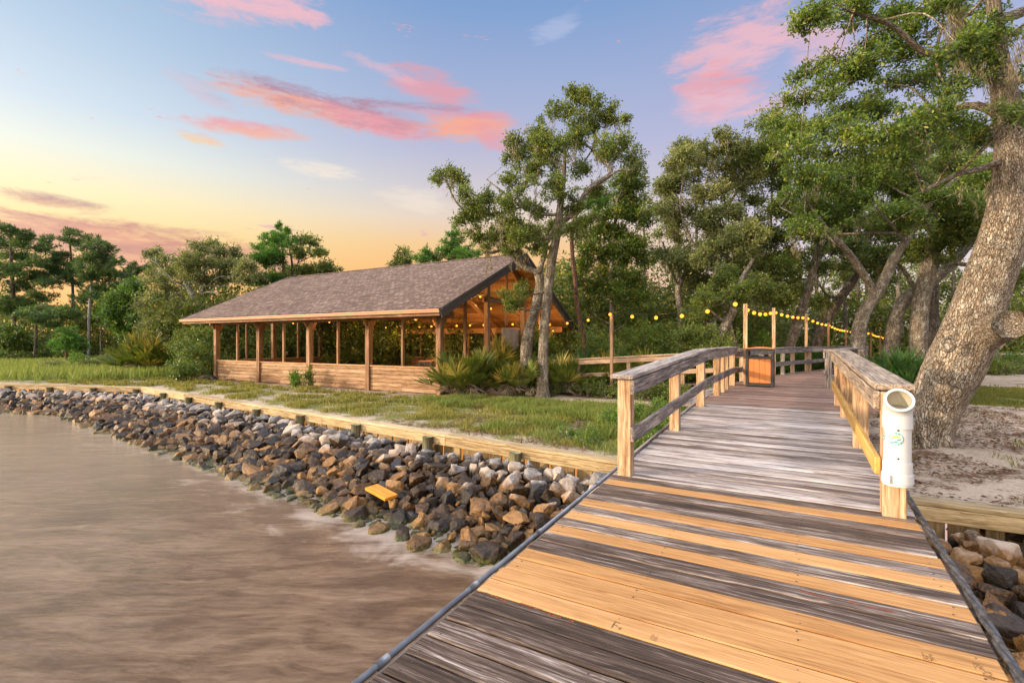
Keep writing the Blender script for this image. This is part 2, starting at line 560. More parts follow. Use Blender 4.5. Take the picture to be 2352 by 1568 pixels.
def plain(name, c, rough=0.5, metal=0.0, spec=0.4, var=0.0, vs=8.0, bs=0.0):
    m, nt, b, out = newmat(name)
    if var:
        tcn = nt.nodes.new('ShaderNodeTexCoord')
        n = noise(nt, tcn.outputs['Object'], vs, 5, 0.6)
        f = n.smooth(0.3, 0.7)
        setin(nt, b, 'Base Color', mixc(nt, f, tuple(x * (1 - var) for x in c), tuple(min(1, x * (1 + var)) for x in c)))
        if bs: bump(nt, b, n, bs, 0.01)
    else:
        setin(nt, b, 'Base Color', c)
    setin(nt, b, 'Roughness', rough)
    setin(nt, b, 'Metallic', metal)
    setin(nt, b, 'Specular IOR Level', spec)
    return m


M['gutter'] = plain('copper_brown_gutter', (0.40, 0.19, 0.105), 0.45, 0.0, 0.5, 0.12, 3)
M['dark_metal'] = plain('dark_metal', (0.03, 0.033, 0.036), 0.5, 0.2, 0.4, 0.2, 20)
M['conduit'] = plain('grey_conduit', (0.16, 0.175, 0.20), 0.42, 0.5, 0.5, 0.3, 6, 0.1)
M['cable'] = plain('black_cable', (0.05, 0.05, 0.055), 0.55, 0.0, 0.5, 0.6, 30, 0.4)
M['pvc'] = plain('white_plastic', (0.52, 0.54, 0.57), 0.35, 0.0, 0.5, 0.03, 5)
M['pvc_in'] = plain('pipe_inside', (0.42, 0.40, 0.33), 0.5, 0.0, 0.3, 0.1, 9)
M['screw'] = plain('screw_head', (0.14, 0.13, 0.13), 0.4, 0.8)
M['drain'] = plain('black_plastic', (0.008, 0.008, 0.009), 0.7, 0.0, 0.15)
M['wire'] = plain('black_wire', (0.012, 0.012, 0.012), 0.5)
M['stain'] = plain('red_brown_stain', (0.22, 0.05, 0.02), 0.7)
M['ink'] = plain('grade_ink', (0.13, 0.075, 0.03), 0.8)
M['litter'] = plain('blue_wrapper', (0.25, 0.45, 0.62), 0.5, 0.0, 0.5, 0.3, 20)
M['granite'] = plain('grey_stone', (0.20, 0.2, 0.22), 0.7, 0.0, 0.3, 0.3, 4, 0.3)


def emit(name, c, s):
    m, nt, b, out = newmat(name)
    e = nt.nodes.new('ShaderNodeEmission')
    e.inputs[0].default_value = (*c, 1)
    e.inputs[1].default_value = s
    nt.links.new(e.outputs[0], out.inputs[0])
    return m


M['bulb'] = emit('lit_bulb', (1.0, 0.36, 0.035), 1.5)


def shingle():
    m, nt, b, out = newmat('asphalt_shingles')
    gr = attr(nt, "gr").outputs['Vector']
    gx, gy, gz = sep(nt, gr)
    wob = noise(nt, vscale(nt, gr, 3, 3, 1), 1.0, 2) * 0.03
    br = nt.nodes.new('ShaderNodeTexBrick')
    nt.links.new(vec(nt, gx, gy + wob, 0.0), br.inputs['Vector'])
    br.offset = 0.37; br.offset_frequency = 2; br.squash = 0.7; br.squash_frequency = 3
    br.inputs['Scale'].default_value = 1.0
    br.inputs['Brick Width'].default_value = 0.26
    br.inputs['Row Height'].default_value = 0.16
    br.inputs['Mortar Size'].default_value = 0.02
    br.inputs['Mortar Smooth'].default_value = 0.3
    br.inputs['Color1'].default_value = (0, 0, 0, 1)
    br.inputs['Color2'].default_value = (1, 1, 1, 1)
    br.inputs['Mortar'].default_value = (0.2, 0.2, 0.2, 1)
    br.inputs['Bias'].default_value = 0.0
    cx, _, _ = sep(nt, br.outputs['Color'])
    big = noise(nt, vscale(nt, gr, 0.5, 0.8, 1), 1.0, 4)
    fine = noise(nt, gr, 60.0, 2)
    f = cx * 0.55 + big * 0.5 + fine * 0.35 - 0.15
    c = f.clamp().ramp([(0.0, (0.06, 0.036, 0.03)), (0.45, (0.128, 0.089, 0.07)), (0.75, (0.20, 0.145, 0.118)), (1.0, (0.29, 0.222, 0.185))])
    mo = S(nt, br.outputs['Fac'])
    c = mixc(nt, mo * 0.85, c, (0.045, 0.03, 0.026))
    setin(nt, b, 'Base Color', c)
    setin(nt, b, 'Roughness', 0.85)
    setin(nt, b, 'Specular IOR Level', 0.2)
    saw = (gy * (1 / 0.16)).m('FRACT')
    bump(nt, b, saw * -1.0 + fine * 0.3 + cx * 0.3, 0.7, 0.02)
    return m


M['shingle'] = shingle()


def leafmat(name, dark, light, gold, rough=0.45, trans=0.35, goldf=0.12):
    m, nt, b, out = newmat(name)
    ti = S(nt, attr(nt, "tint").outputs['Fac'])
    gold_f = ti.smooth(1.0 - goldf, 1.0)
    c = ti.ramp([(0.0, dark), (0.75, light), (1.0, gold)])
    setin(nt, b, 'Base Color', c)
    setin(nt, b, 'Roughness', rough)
    setin(nt, b, 'Specular IOR Level', 0.35)
    tr = nt.nodes.new('ShaderNodeBsdfTranslucent')
    nt.links.new(mixc(nt, 1.0, c, (1.25, 1.3, 0.6), 'MULTIPLY'), tr.inputs[0])
    mx = nt.nodes.new('ShaderNodeMixShader')
    mx.inputs[0].default_value = trans
    nt.links.new(b.outputs[0], mx.inputs[1])
    nt.links.new(tr.outputs[0], mx.inputs[2])
    nt.links.new(mx.outputs[0], out.inputs[0])
    return m


M['oak'] = leafmat('oak_leaves', (0.060, 0.098, 0.024), (0.172, 0.229, 0.042), (0.377, 0.317, 0.059))
M['oak_bright'] = leafmat('green_oak_leaves', (0.04, 0.085, 0.016), (0.155, 0.235, 0.036), (0.36, 0.34, 0.06))  # greener leaf tone than the plain oak
M['oak_grey'] = leafmat('grey_oak_leaves', (0.088, 0.114, 0.042), (0.206, 0.236, 0.086), (0.365, 0.333, 0.119))
M['pine'] = leafmat('pine_needles', (0.039, 0.088, 0.026), (0.116, 0.198, 0.050), (0.213, 0.253, 0.059), 0.5, 0.25)
M['pine_bright'] = leafmat('young_pine_needles', (0.040, 0.125, 0.018), (0.119, 0.264, 0.040), (0.224, 0.330, 0.053), 0.5, 0.3)
M['magnolia'] = leafmat('magnolia_leaves', (0.048, 0.095, 0.018), (0.138, 0.215, 0.032), (0.476, 0.309, 0.046), 0.3, 0.25)
M['wood_mass'] = leafmat('woodland_leaves', (0.056, 0.086, 0.019), (0.152, 0.186, 0.033), (0.301, 0.240, 0.038), 0.6, 0.3)
M['shrub'] = leafmat('shrub_leaves', (0.040, 0.099, 0.016), (0.132, 0.251, 0.029), (0.317, 0.383, 0.053))
M['grass'] = leafmat('grass_blades', (0.10, 0.12, 0.024), (0.25, 0.24, 0.058), (0.44, 0.34, 0.15), 0.6, 0.3)
M['grass_tall'] = leafmat('marsh_grass', (0.106, 0.155, 0.035), (0.250, 0.299, 0.075), (0.475, 0.414, 0.150), 0.6, 0.35)
M['palm'] = leafmat('palmetto_fronds', (0.04, 0.075, 0.014), (0.13, 0.165, 0.03), (0.36, 0.27, 0.065), 0.4, 0.25)
M['palm_green'] = leafmat('green_palmetto_fronds', (0.02, 0.06, 0.016), (0.06, 0.125, 0.03), (0.12, 0.17, 0.04), 0.4, 0.25)
M['palm_dead'] = leafmat('dead_fronds', (0.13, 0.09, 0.06), (0.30, 0.235, 0.17), (0.42, 0.36, 0.28), 0.7, 0.15)
M['litter_leaf'] = leafmat('fallen_leaves', (0.07, 0.036, 0.02), (0.19, 0.105, 0.06), (0.33, 0.22, 0.13), 0.8, 0.05)
M['moss'] = leafmat('spanish_moss', (0.13, 0.115, 0.075), (0.27, 0.235, 0.16), (0.38, 0.33, 0.23), 0.9, 0.3)


def bark(name, dark, mid, light, lich=0.4, sc=1.0, bs=0.8):
    m, nt, b, out = newmat(name)
    gr = attr(nt, "gr").outputs['Vector']
    w = noise(nt, gr, 6.0 * sc, 3)
    gx, gy, gz = sep(nt, gr)
    v = vec(nt, gx * 9.0 * sc + w * 2.4, gy * 20.0 * sc + w * 2.8, gz * 20.0 * sc + w * 1.6)
    vo = voro(nt, v, 1.0, 'DISTANCE_TO_EDGE')
    crack = S(nt, vo.outputs['Distance']).smooth(0.0, 0.11)
    vo2 = voro(nt, v, 1.0, 'F1')
    cr, _, _ = sep(nt, vo2.outputs['Color'])
    n2 = noise(nt, gr, 3.0 * sc, 5, 0.65)
    n3 = noise(nt, gr, 45.0 * sc, 3)
    f = cr * 0.35 + n2 * 0.5 + n3 * 0.3 - 0.08
    c = f.clamp().ramp([(0.15, dark), (0.5, mid), (0.9, light)])
    li = noise(nt, gr, 5.0 * sc, 5, 0.7)
    c = mixc(nt, li.smooth(0.50, 0.60) * lich, c, (0.50, 0.49, 0.43))
    fur = noise(nt, vec(nt, gx * 2.2 * sc, gy * 16.0 * sc + w * 2.0, gz * 16.0 * sc), 1.0, 4, 0.6).smooth(0.40, 0.56)
    c = mixc(nt, fur.mad(-0.3, 0.3), c, tuple(x * 0.5 for x in dark))
    hue = noise(nt, gr, 1.3 * sc, 3, 0.5).smooth(0.4, 0.62)
    c = mixc(nt, hue * 0.35, c, mixc(nt, 1.0, c, (0.80, 0.86, 0.92), 'MULTIPLY'))
    crack2 = (crack + (n2 - 0.5) * 1.2).clamp()
    c = mixc(nt, crack2, tuple(x * 0.42 for x in dark), c)
    setin(nt, b, 'Base Color', c)
    setin(nt, b, 'Roughness', 0.85)
    setin(nt, b, 'Specular IOR Level', 0.2)
    bump(nt, b, crack * 0.7 + n3 * 0.3 + n2 * 0.4 + fur * 0.8, bs, 0.03)
    return m


M['bark_oak'] = bark('oak_bark', (0.17, 0.13, 0.095), (0.34, 0.275, 0.205), (0.52, 0.45, 0.36), 0.6, 1.25, 1.0)
M['bark'] = bark('grey_bark', (0.11, 0.088, 0.07), (0.25, 0.21, 0.165), (0.42, 0.365, 0.29), 0.9, 1.0)
M['bark_dark'] = bark('dark_bark', (0.055, 0.045, 0.036), (0.13, 0.108, 0.085), (0.24, 0.205, 0.165), 0.3, 0.8)
M['bark_pine'] = bark('pine_bark', (0.08, 0.04, 0.025), (0.19, 0.105, 0.07), (0.30, 0.2, 0.15), 0.2, 0.7)
M['bark_white'] = bark('pale_bark', (0.2, 0.19, 0.17), (0.4, 0.39, 0.37), (0.56, 0.55, 0.52), 0.5, 0.7, 0.3)


def rockmat(name):
    m, nt, b, out = newmat(name)
    tcn = nt.nodes.new('ShaderNodeTexCoord')
    oi = nt.nodes.new('ShaderNodeObjectInfo')
    ge = nt.nodes.new('ShaderNodeNewGeometry')
    gr = attr(nt, "gr").outputs['Vector']
    ti = S(nt, attr(nt, "tint").outputs['Fac'])
    rnd = (S(nt, oi.outputs['Random']) * 7.31 + ti * 5.77).m('FRACT')
    rnd2 = (rnd * 13.7).m('FRACT')
    off = vec(nt, rnd * 50.0, rnd2 * 50.0, 0.0)
    ad = nt.nodes.new('ShaderNodeVectorMath'); ad.operation = 'ADD'
    nt.links.new(gr, ad.inputs[0]); nt.links.new(off, ad.inputs[1])
    g = ad.outputs[0]
    n1 = noise(nt, g, 1.6, 5, 0.62)
    n2 = noise(nt, g, 7.0, 5, 0.65)
    n3 = noise(nt, vscale(nt, g, 3, 3, 10), 1.0, 4, 0.6, 0.6)
    px, py, pz = sep(nt, ge.outputs['Position'])
    f = n1 * 0.5 + n2 * 0.55 + (rnd - 0.5) * 0.5 - 0.02
    dry = f.clamp().ramp([(0.15, (0.085, 0.085, 0.09)), (0.5, (0.24, 0.237, 0.24)), (0.9, (0.47, 0.455, 0.44))])
    dry = mixc(nt, ((rnd2 - 0.55) * 3.0).clamp() * 0.6, dry, (0.42, 0.31, 0.22))
    wet = (n3 * 0.6 + n2 * 0.4 + (rnd2 - 0.5) * 0.5).clamp().ramp([(0.22, (0.011, 0.009, 0.007)), (0.44, (0.040, 0.024, 0.013)), (0.58, (0.13, 0.066, 0.023)), (0.8, (0.27, 0.15, 0.055))])
    wet = mixc(nt, (rnd - 0.80).smooth(0.0, 0.1) * 0.8, wet, (0.026, 0.026, 0.03))
    lvl = pz - px.smooth(0.5, 1.2) * 0.10 + (n1 - 0.5) * 0.25 + (rnd2 - 0.5) * 0.22
    wf = lvl.smooth(-0.08, -0.21, 0, 1)
    c = mixc(nt, wf, dry, wet)
    alg = (pz + (n1 - 0.5) * 0.14).smooth(-0.50, -0.62)
    c = mixc(nt, alg * 0.75, c, mixc(nt, n2.smooth(0.4, 0.65), (0.035, 0.045, 0.015), (0.13, 0.15, 0.035)))
    setin(nt, b, 'Base Color', c)
    setin(nt, b, 'Roughness', wf.mad(-0.40, 0.8))
    setin(nt, b, 'Specular IOR Level', 0.32)
    bump(nt, b, n2 * 0.7 + n3 * 0.5, 0.8, 0.03)
    return m


M['rock'] = rockmat('riprap_stone')


def groundmat():
    m, nt, b, out = newmat('sandy_ground')
    ge = nt.nodes.new('ShaderNodeNewGeometry')
    P = ge.outputs['Position']
    px, py, pz = sep(nt, P)
    big = noise(nt, P, 0.35, 5, 0.6)
    mid = noise(nt, P, 1.4, 6, 0.65)
    fine = noise(nt, P, 22.0, 4, 0.7)
    sand = (fine * 0.6 + mid * 0.5 - 0.05).clamp().ramp([(0.3, (0.25, 0.195, 0.145)), (0.5, (0.43, 0.35, 0.27)), (0.7, (0.55, 0.47, 0.38))])
    lit = noise(nt, vscale(nt, P, 30, 30, 10), 1.0, 3, 0.75)
    litter = lit.ramp([(0.3, (0.05, 0.028, 0.017)), (0.6, (0.16, 0.095, 0.06)), (0.8, (0.28, 0.19, 0.125))])
    soil = mixc(nt, (mid * 0.75 + fine * 0.35 + lit * 0.3).smooth(0.70, 0.80), sand, litter)
    gz = attr(nt, "tint")
    g = S(nt, gz.outputs['Fac'])
    green = (fine * 0.7 + mid * 0.4).clamp().ramp([(0.3, (0.06, 0.075, 0.02)), (0.55, (0.13, 0.14, 0.04)), (0.8, (0.23, 0.21, 0.085))])
    c = mixc(nt, (g + (mid - 0.5) * 1.4 + (fine - 0.5) * 0.8).smooth(0.4, 0.62), soil, green)
    setin(nt, b, 'Base Color', c)
    setin(nt, b, 'Roughness', 0.95)
    setin(nt, b, 'Specular IOR Level', 0.1)
    bump(nt, b, fine * 0.5 + mid, 0.6, 0.05)
    return m


M['ground'] = groundmat()
M['seabed'] = plain('muddy_bed', (0.045, 0.033, 0.022), 0.9, 0, 0.2, 0.4, 2)


def watermat():
    m, nt, b, out = newmat('muddy_water')
    ge = nt.nodes.new('ShaderNodeNewGeometry')
    P = ge.outputs['Position']
    px, py, pz = sep(nt, P)
    t = math.radians(28)
    ca, sa = math.cos(t), math.sin(t)
    # long streaks drawn out along the wave crests
    sx = px * ca + py * sa
    sy = py * ca - px * sa
    wob = noise(nt, P, 0.5, 3, 0.5)
    v1 = vec(nt, sx * 0.9 + wob * 1.5, sy * 3.6 + wob * 2.5, 0.0)
    n1 = noise(nt, v1, 1.0, 7, 0.68, 0.6)
    v2 = vec(nt, sx * 4.0, sy * 16.0, 2.0)
    n2 = noise(nt, v2, 1.0, 5, 0.65, 0.5)
    big = noise(nt, P, 0.22, 4, 0.55)
    sh = S(nt, attr(nt, "tint").outputs['Fac'])       # 1 at the shore
    f = n1 * 0.55 + n2 * 0.25 + big * 0.35
    c = (f - 0.07).clamp().ramp([(0.34, (0.046, 0.024, 0.011)), (0.48, (0.094, 0.056, 0.030)), (0.64, (0.21, 0.145, 0.092))])
    mist = noise(nt, P, 1.1, 5, 0.6, 0.6)
    foam = (sh * 0.9 + (mist - 0.5) * 2.2 + (n1 - 0.5) * 0.8).smooth(0.38, 1.0) * 0.75
    c = mixc(nt, foam, c, (0.46, 0.39, 0.33))
    sky_sheen = (px + (mist - 0.5) * 7.0 + (n1 - 0.5) * 5.0).smooth(-3.0, -16.0) * 0.58  # sky reflection painted in: water turns paler away from the boardwalk
    c = mixc(nt, sky_sheen, c, (0.33, 0.25, 0.18))
    setin(nt, b, 'Base Color', c)
    setin(nt, b, 'Roughness', 0.12)
    setin(nt, b, 'IOR', 1.33)
    setin(nt, b, 'Specular IOR Level', 0.5)
    bump(nt, b, n1 * 0.9 + n2 * 0.45, 0.28, 0.06)
    tr = nt.nodes.new('ShaderNodeBsdfTransparent')
    mx = nt.nodes.new('ShaderNodeMixShader')
    al = (sh + (mist - 0.5) * 0.8).smooth(0.5, 1.2, 1.0, 0.72)
    nt.links.new(al.o, mx.inputs[0])
    nt.links.new(tr.outputs[0], mx.inputs[1])
    nt.links.new(b.outputs[0], mx.inputs[2])
    nt.links.new(mx.outputs[0], out.inputs[0])
    return m


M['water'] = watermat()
# ------------------------------------------------------------------ shore line, ground, bed, water
SHX = np.array((-420.0, -60.0, -28.8, -21.8, -1.5, 1.0, 420.0))
SHY = np.array((-110.0, -2.8, 7.13, 9.35, 7.0, 7.03, 7.05))
def shy(x): return np.interp(x, SHX, SHY)
WATER_Z = -0.60


def fbm(x, y, sc, seed=0.0, oc=3):
    return np.array([mnoise.fractal(Vector((a * sc + seed, b * sc - seed, seed)), 1.0, 2.0, oc) for a, b in zip(np.ravel(x), np.ravel(y))]).reshape(np.shape(x))


def sstep(a, b, x):
    t = np.clip((np.asarray(x, float) - a) / (b - a), 0, 1)
    return t * t * (3 - 2 * t)


def ground_z(x, y):
    x = np.asarray(x, float); y = np.asarray(y, float)
    t = y - shy(x)
    return 0.10 - 0.10 * sstep(0.8, 5, t) * (1 - sstep(0.5, 2.5, x)) - 0.05 * sstep(0.05, 0.6, -t)


def grass_amount(x, y):
    """0 bare sand .. 1 green; before the noise"""
    x = np.asarray(x, float); y = np.asarray(y, float)
    t = y - shy(x)
    g = 0.58 * sstep(-0.5, 0.9, t) * sstep(14.0, 12.6, y)
    g = np.maximum(g, 0.95 * sstep(10.3, 11.4, y) * sstep(14.2, 13.6, y) * sstep(-11.5, -9.5, x) * sstep(-1.4, -2.2, x))
    g = np.maximum(g, 0.95 * sstep(-5.0, -2.6, x) * sstep(7.9, 8.8, y))
    g = np.where(x < -14, g * 0.85, g)
    mar = sstep(-26, -30, x) * sstep(1.6, 3.2, t)
    g = np.maximum(g, mar)
    right = np.where(y < 17, 0.14, 0.98 * sstep(18.2, 19.2, y))
    w = sstep(-0.6, 0.9, x)
    g = g * (1 - w) + right * w
    g = np.where((y > 26), 0.35, g)
    inpav = (x > -25.4) & (x < -10.8) & (y > 13.9) & (y < 24)
    return np.where(inpav, 0.0, g)


def graded(a, b, n, p):
    return a + (b - a) * np.linspace(0, 1, n) ** p


gx = np.concatenate((-graded(48, 420, 16, 2.2)[::-1], np.arange(-47, 24, 0.45), graded(24.5, 420, 16, 2.2)))
gt = np.concatenate((np.arange(0, 20, 0.4), graded(20, 420, 30, 2.4)))
GX, GT = np.meshgrid(gx, gt)
GY = shy(GX) + GT + 0.02
GZ = ground_z(GX, GY)
near = (GT < 30) & (np.abs(GX) < 50)
GZ = GZ + np.where(near, 0.035 * fbm(GX, GY, 0.8, 3.1), 0) * sstep(0.1, 0.8, GT)


def sheet(name, X, Y, Z, tint, mat, flip=False):
    ny, nx = X.shape
    i = (np.arange(ny - 1)[:, None] * nx + np.arange(nx - 1)[None, :]).ravel()
    F = np.stack((i, i + 1, i + nx + 1, i + nx), 1)
    if flip: F = F[:, ::-1]
    b = MB()
    V = np.stack((X, Y, Z), -1).reshape(-1, 3)
    b.add(V, F, V, np.ravel(tint))
    o = b.build(name, mat, smooth=True)
    tag(o, kind='structure')
    return o


sheet('ground', GX, GY, GZ, grass_amount(GX, GY), M['ground'])
bt = np.concatenate((np.arange(-0.02, 6, 0.4), graded(6, 420, 14, 2.4)))
BX, BT = np.meshgrid(gx[::2], bt)
BY = shy(BX) - BT
BZ = np.maximum(-0.30 - 0.235 * BT, -1.6) + 0.03 * np.sin(BX * 1.7) * np.cos(BT * 2.1)
sheet('seabed', BX, BY, BZ, BX * 0, M['seabed'], True)
wtq = np.concatenate((np.arange(0.8, 7, 0.25), graded(7, 420, 26, 2.6)))
WX, WT = np.meshgrid(gx, wtq)
WY = shy(WX) - WT
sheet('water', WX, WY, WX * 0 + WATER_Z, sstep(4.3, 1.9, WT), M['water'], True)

# ------------------------------------------------------------------ seawall
def seg_pts(x0, x1, step):
    n = max(1, int(round(abs(x1 - x0) / step)))
    return np.linspace(x0, x1, n + 1)


def pile_x(xsrc):
    """where the sight line through a pile meets the wall"""
    for xx in np.arange(-45, 8, 0.02):
        p = np.array((xx, shy(xx) - 0.12, 0.05))
        Z = depth(p)
        if Z < 0.5: continue
        u = (CY * p[0] + SY * p[1]) / Z
        if 1500 + u * FD * 3000 / 2352 > xsrc: return xx
    return 0


def seawall(label, x0, x1, piles, kinks=()):
    root = thing('seawall', label, 'seawall', (float(x0 + x1) / 2, float(shy((x0 + x1) / 2)), 0))
    xs = sorted(set([x0, x1, *kinks]))
    for a, c in zip(xs[:-1], xs[1:]):
        for p, q in zip(seg_pts(a, c, 3.7)[:-1], seg_pts(a, c, 3.7)[1:]):
            cap = MB(); cap.beam((p, shy(p) + 0.03, 0.125), (q, shy(q) + 0.03, 0.125), 0.23, 0.045, 0.005, ext=-0.002)
            cap.build('cap_board', M['seawall'], root)
            wl = MB(); wl.beam((p, shy(p) - 0.055, 0.02), (q, shy(q) - 0.055, 0.02), 0.075, 0.155, 0.006, ext=-0.002)
            wl.build('wale', M['seawall'], root)
    sh = MB()
    for x in np.arange(x0, x1, 0.24):
        d = 0.0 if int(round(x / 0.24)) % 2 else 0.05
        sh.box((x + 0.12, shy(x + 0.12) + 0.03 + d, -0.45), (0.15 if not d else .26, 0.04, 1.05), None, 0.004)
    o = sh.build('sheet_piling', M['sheeting'], root)
    for x in piles:
        pb = MB()
        top = 0.075 + rng.uniform(-0.015, 0.02)
        pb.tube([(x, shy(x) - 0.19, -1.3), (x, shy(x) - 0.19, -0.3), (x, shy(x) - 0.19, top)], 0.098, 14, 0.02)
        pb.build('pile', M['pile'], root, True)
    return root


PL = [pile_x(v) for v in (29, 150, 277, 402, 483, 558, 645.5, 757, 884.6, 1049, 1258, 1515)]
PL = [-36.5, -33.9, -31.2] + PL
seawall('pale timber seawall with round green piles running past the pavilion', -45.0, -1.72, PL, (-28.8, -21.8))
seawall('weathered timber seawall below the sandy ground by the big leaning oak', 0.95, 9.0, [4.4, 6.6])

# ------------------------------------------------------------------ riprap
def rock_proto(seed):
    r = np.random.default_rng(seed)
    bm = bmesh.new()
    ax = np.array((1.0, r.uniform(0.66, 0.95), r.uniform(0.55, 0.82)))
    for _ in range(int(r.integers(13, 20))):
        p = r.normal(size=3); p /= np.linalg.norm(p)
        bm.verts.new(p * ax * r.uniform(.86, 1.06))
    bmesh.ops.convex_hull(bm, input=bm.verts)
    for v in [v for v in bm.verts if not v.link_faces]: bm.verts.remove(v)
    bmesh.ops.dissolve_limit(bm, angle_limit=math.radians(14), verts=bm.verts, edges=bm.edges)
    bmesh.ops.bevel(bm, geom=list(bm.edges), offset=0.07, segments=2, profile=0.6, affect='EDGES')
    bmesh.ops.triangulate(bm, faces=bm.faces)
    for lim in (.5, .3, .2):
        bmesh.ops.subdivide_edges(bm, edges=[e for e in bm.edges if e.calc_length() > lim], cuts=1)
        bmesh.ops.triangulate(bm, faces=bm.faces)
    bm.verts.index_update()
    V = np.array([v.co for v in bm.verts]); F = np.array([[v.index for v in f.verts] for f in bm.faces])
    bm.free()
    dn = np.array([mnoise.noise(Vector(v * 2.2) + Vector((seed * 3.3, 0, 0))) * 0.07 + mnoise.noise(Vector(v * 4.5) + Vector((0, seed * 1.7, 0))) * 0.05 + mnoise.noise(Vector(v * 11.0)) * 0.022 for v in V])
    V = V * (1 + dn)[:, None]
    V /= np.abs(V).max()
    return V, F


PROTO = [rock_proto(100 + i) for i in range(14)]
PMESH = []
for i, (V, F) in enumerate(PROTO):
    b = MB(); b.add(V, F, V * 0.8 + i * 3.0, (i * 0.37) % 1.0)
    me = b.mesh('riprap_rock'); me.materials.append(M['rock'])
    PMESH.append(me)


def rotm(r):
    q = r.normal(size=4); q /= np.linalg.norm(q)
    w, x, y, z = q
    return np.array(((1 - 2 * (y * y + z * z), 2 * (x * y - z * w), 2 * (x * z + y * w)), (2 * (x * y + z * w), 1 - 2 * (x * x + z * z), 2 * (y * z - x * w)), (2 * (x * z - y * w), 2 * (y * z + x * w), 1 - 2 * (x * x + y * y))))


rr = np.random.default_rng(5)
rocks, cells = [], {}
RLO, RHI = -46.0, 5.6
fixed = [  # noticeable stones: picture point of the base middle, level, radius
]
def put(x, t, r, zadd, fac, force=False):
    y = float(shy(x)) - 0.12 - t
    ck = (int(x // 0.5), int(y // 0.5))
    if not force:
        for i in (-1, 0, 1):
            for j in (-1, 0, 1):
                for (X, Y, R, Z0) in cells.get((ck[0] + i, ck[1] + j), ()):
                    if (X - x) ** 2 + (Y - y) ** 2 < (fac * (R + r)) ** 2: return
    z = -0.185 - 0.20 * t + zadd
    cells.setdefault(ck, []).append((x, y, r, z))
    rocks.append((x, y, z, r, t))


for layer, (n, lo, hi, zadd, fac) in enumerate(((9000, .14, .20, .04, .78), (44000, .09, .14, .01, .62), (80000, .055, .09, .0, .62))):
    for _ in range(n):
        x = rr.uniform(RLO, RHI)
        if layer == 2 and x < -20: continue
        t = rr.uniform(0.06 if layer else 0.16, 2.55)
        r = rr.uniform(lo, hi)
        if layer == 0 and rr.random() < 0.1: r *= 1.25
        put(x, t, r, zadd + rr.uniform(-.03, .05), fac)


def proj(p):
    Z = depth(p)
    if Z < 0.3: return None
    return 1176 + FD * (CY * p[0] + SY * p[1]) / Z, 784 - FD * (p[2] - EYE) / Z, Z


seen, rest = [], []
for k in rocks:
    x, y, z, r, t = k
    q = proj((x, y, z))
    under = -1.62 < x < 0.85
    if q and -30 < q[0] < 2390 and q[1] < 1600 and not under and not (x > -1.75 and x < 1.1) and z + r > WATER_Z + 0.02 and r > 0.075:
        seen.append((r / q[2], k))
    elif x < 6: rest.append(k)
seen.sort(key=lambda s: -s[0])
NAMED = 290
RG = 'riprap rocks along the seawall'
for i, (_, (x, y, z, r, t)) in enumerate(seen[:NAMED]):
    o = bpy.data.objects.new('riprap_rock', PMESH[int(rr.integers(len(PMESH)))])
    COL.objects.link(o)
    o.location = (x, y, z)
    o.rotation_euler = (rr.normal(0, .5), rr.normal(0, .5), rr.uniform(0, 6.28))
    s = r * rr.uniform(1.0, 1.22)
    o.scale = (s, s * rr.uniform(.85, 1.1), s * rr.uniform(.85, 1.15))
    if x > 0.9:
        lab = 'riprap rock piled beside the boardwalk below the weathered seawall near the white pipe'
    elif t < 0.75:
        lab = 'dry pale grey riprap rock in the top rows against the timber seawall'
    elif t < 1.6:
        lab = 'damp brown riprap rock halfway down the stone slope'
    else:
        lab = 'wet dark riprap rock at the edge of the brown water'
    tag(o, lab, 'rock', RG)
rb = MB()
for (x, y, z, r, t) in [k for _, k in seen[NAMED:]] + rest:
    V, F = PROTO[int(rr.integers(len(PROTO)))]
    s = r * rr.uniform(1.0, 1.22)
    R = rotm(rr)
    P = (V * np.array((1, .95, .95)) * s) @ R.T + np.array((x, y, z))
    rb.add(P, F, V * 0.8 + rr.uniform(0, 30), rr.random())
o = rb.build('riprap_stones', M['rock'])
tag(o, 'smaller and farther stones of the riprap slope below the seawall', 'rocks', None, 'stuff')


def boulder(x, y, z, w, sx, sy, sz, rot, proto, label):
    p = PG(x, y, z)
    o = bpy.data.objects.new('boulder', PMESH[proto])
    COL.objects.link(o)
    o.location = p
    o.scale = (sx, sy, sz)
    o.rotation_euler = rot
    tag(o, label, 'boulder')


boulder(1120, 1268, -0.52, 0, 0.24, 0.22, 0.27, (0.3, 0.2, 0.5), 3, 'big algae-green boulder standing in the water beside the boardwalk')
boulder(2275, 1222, -0.20, 0, 0.40, 0.24, 0.20, (0.2, 0.25, 2.4), 5, 'largest smooth tan boulder below the weathered seawall by the boardwalk')
boulder(2290, 1425, -0.42, 0, 0.30, 0.20, 0.16, (0.5, -0.5, 2.2), 8, 'long ridged brown and gold rock beside the black cable of the boardwalk')
boulder(1388, 1072, 0.0, 0, 0.17, 0.16, 0.15, (0.1, 0.2, 0.5), 1, 'round pale rock touching the boardwalk at the end of the timber seawall')
boulder(595, 1085, -0.55, 0, 0.40, 0.24, 0.2, (0.2, 0.35, 0.4), 6, 'broad dark rock jutting into the water from the middle of the stone slope')

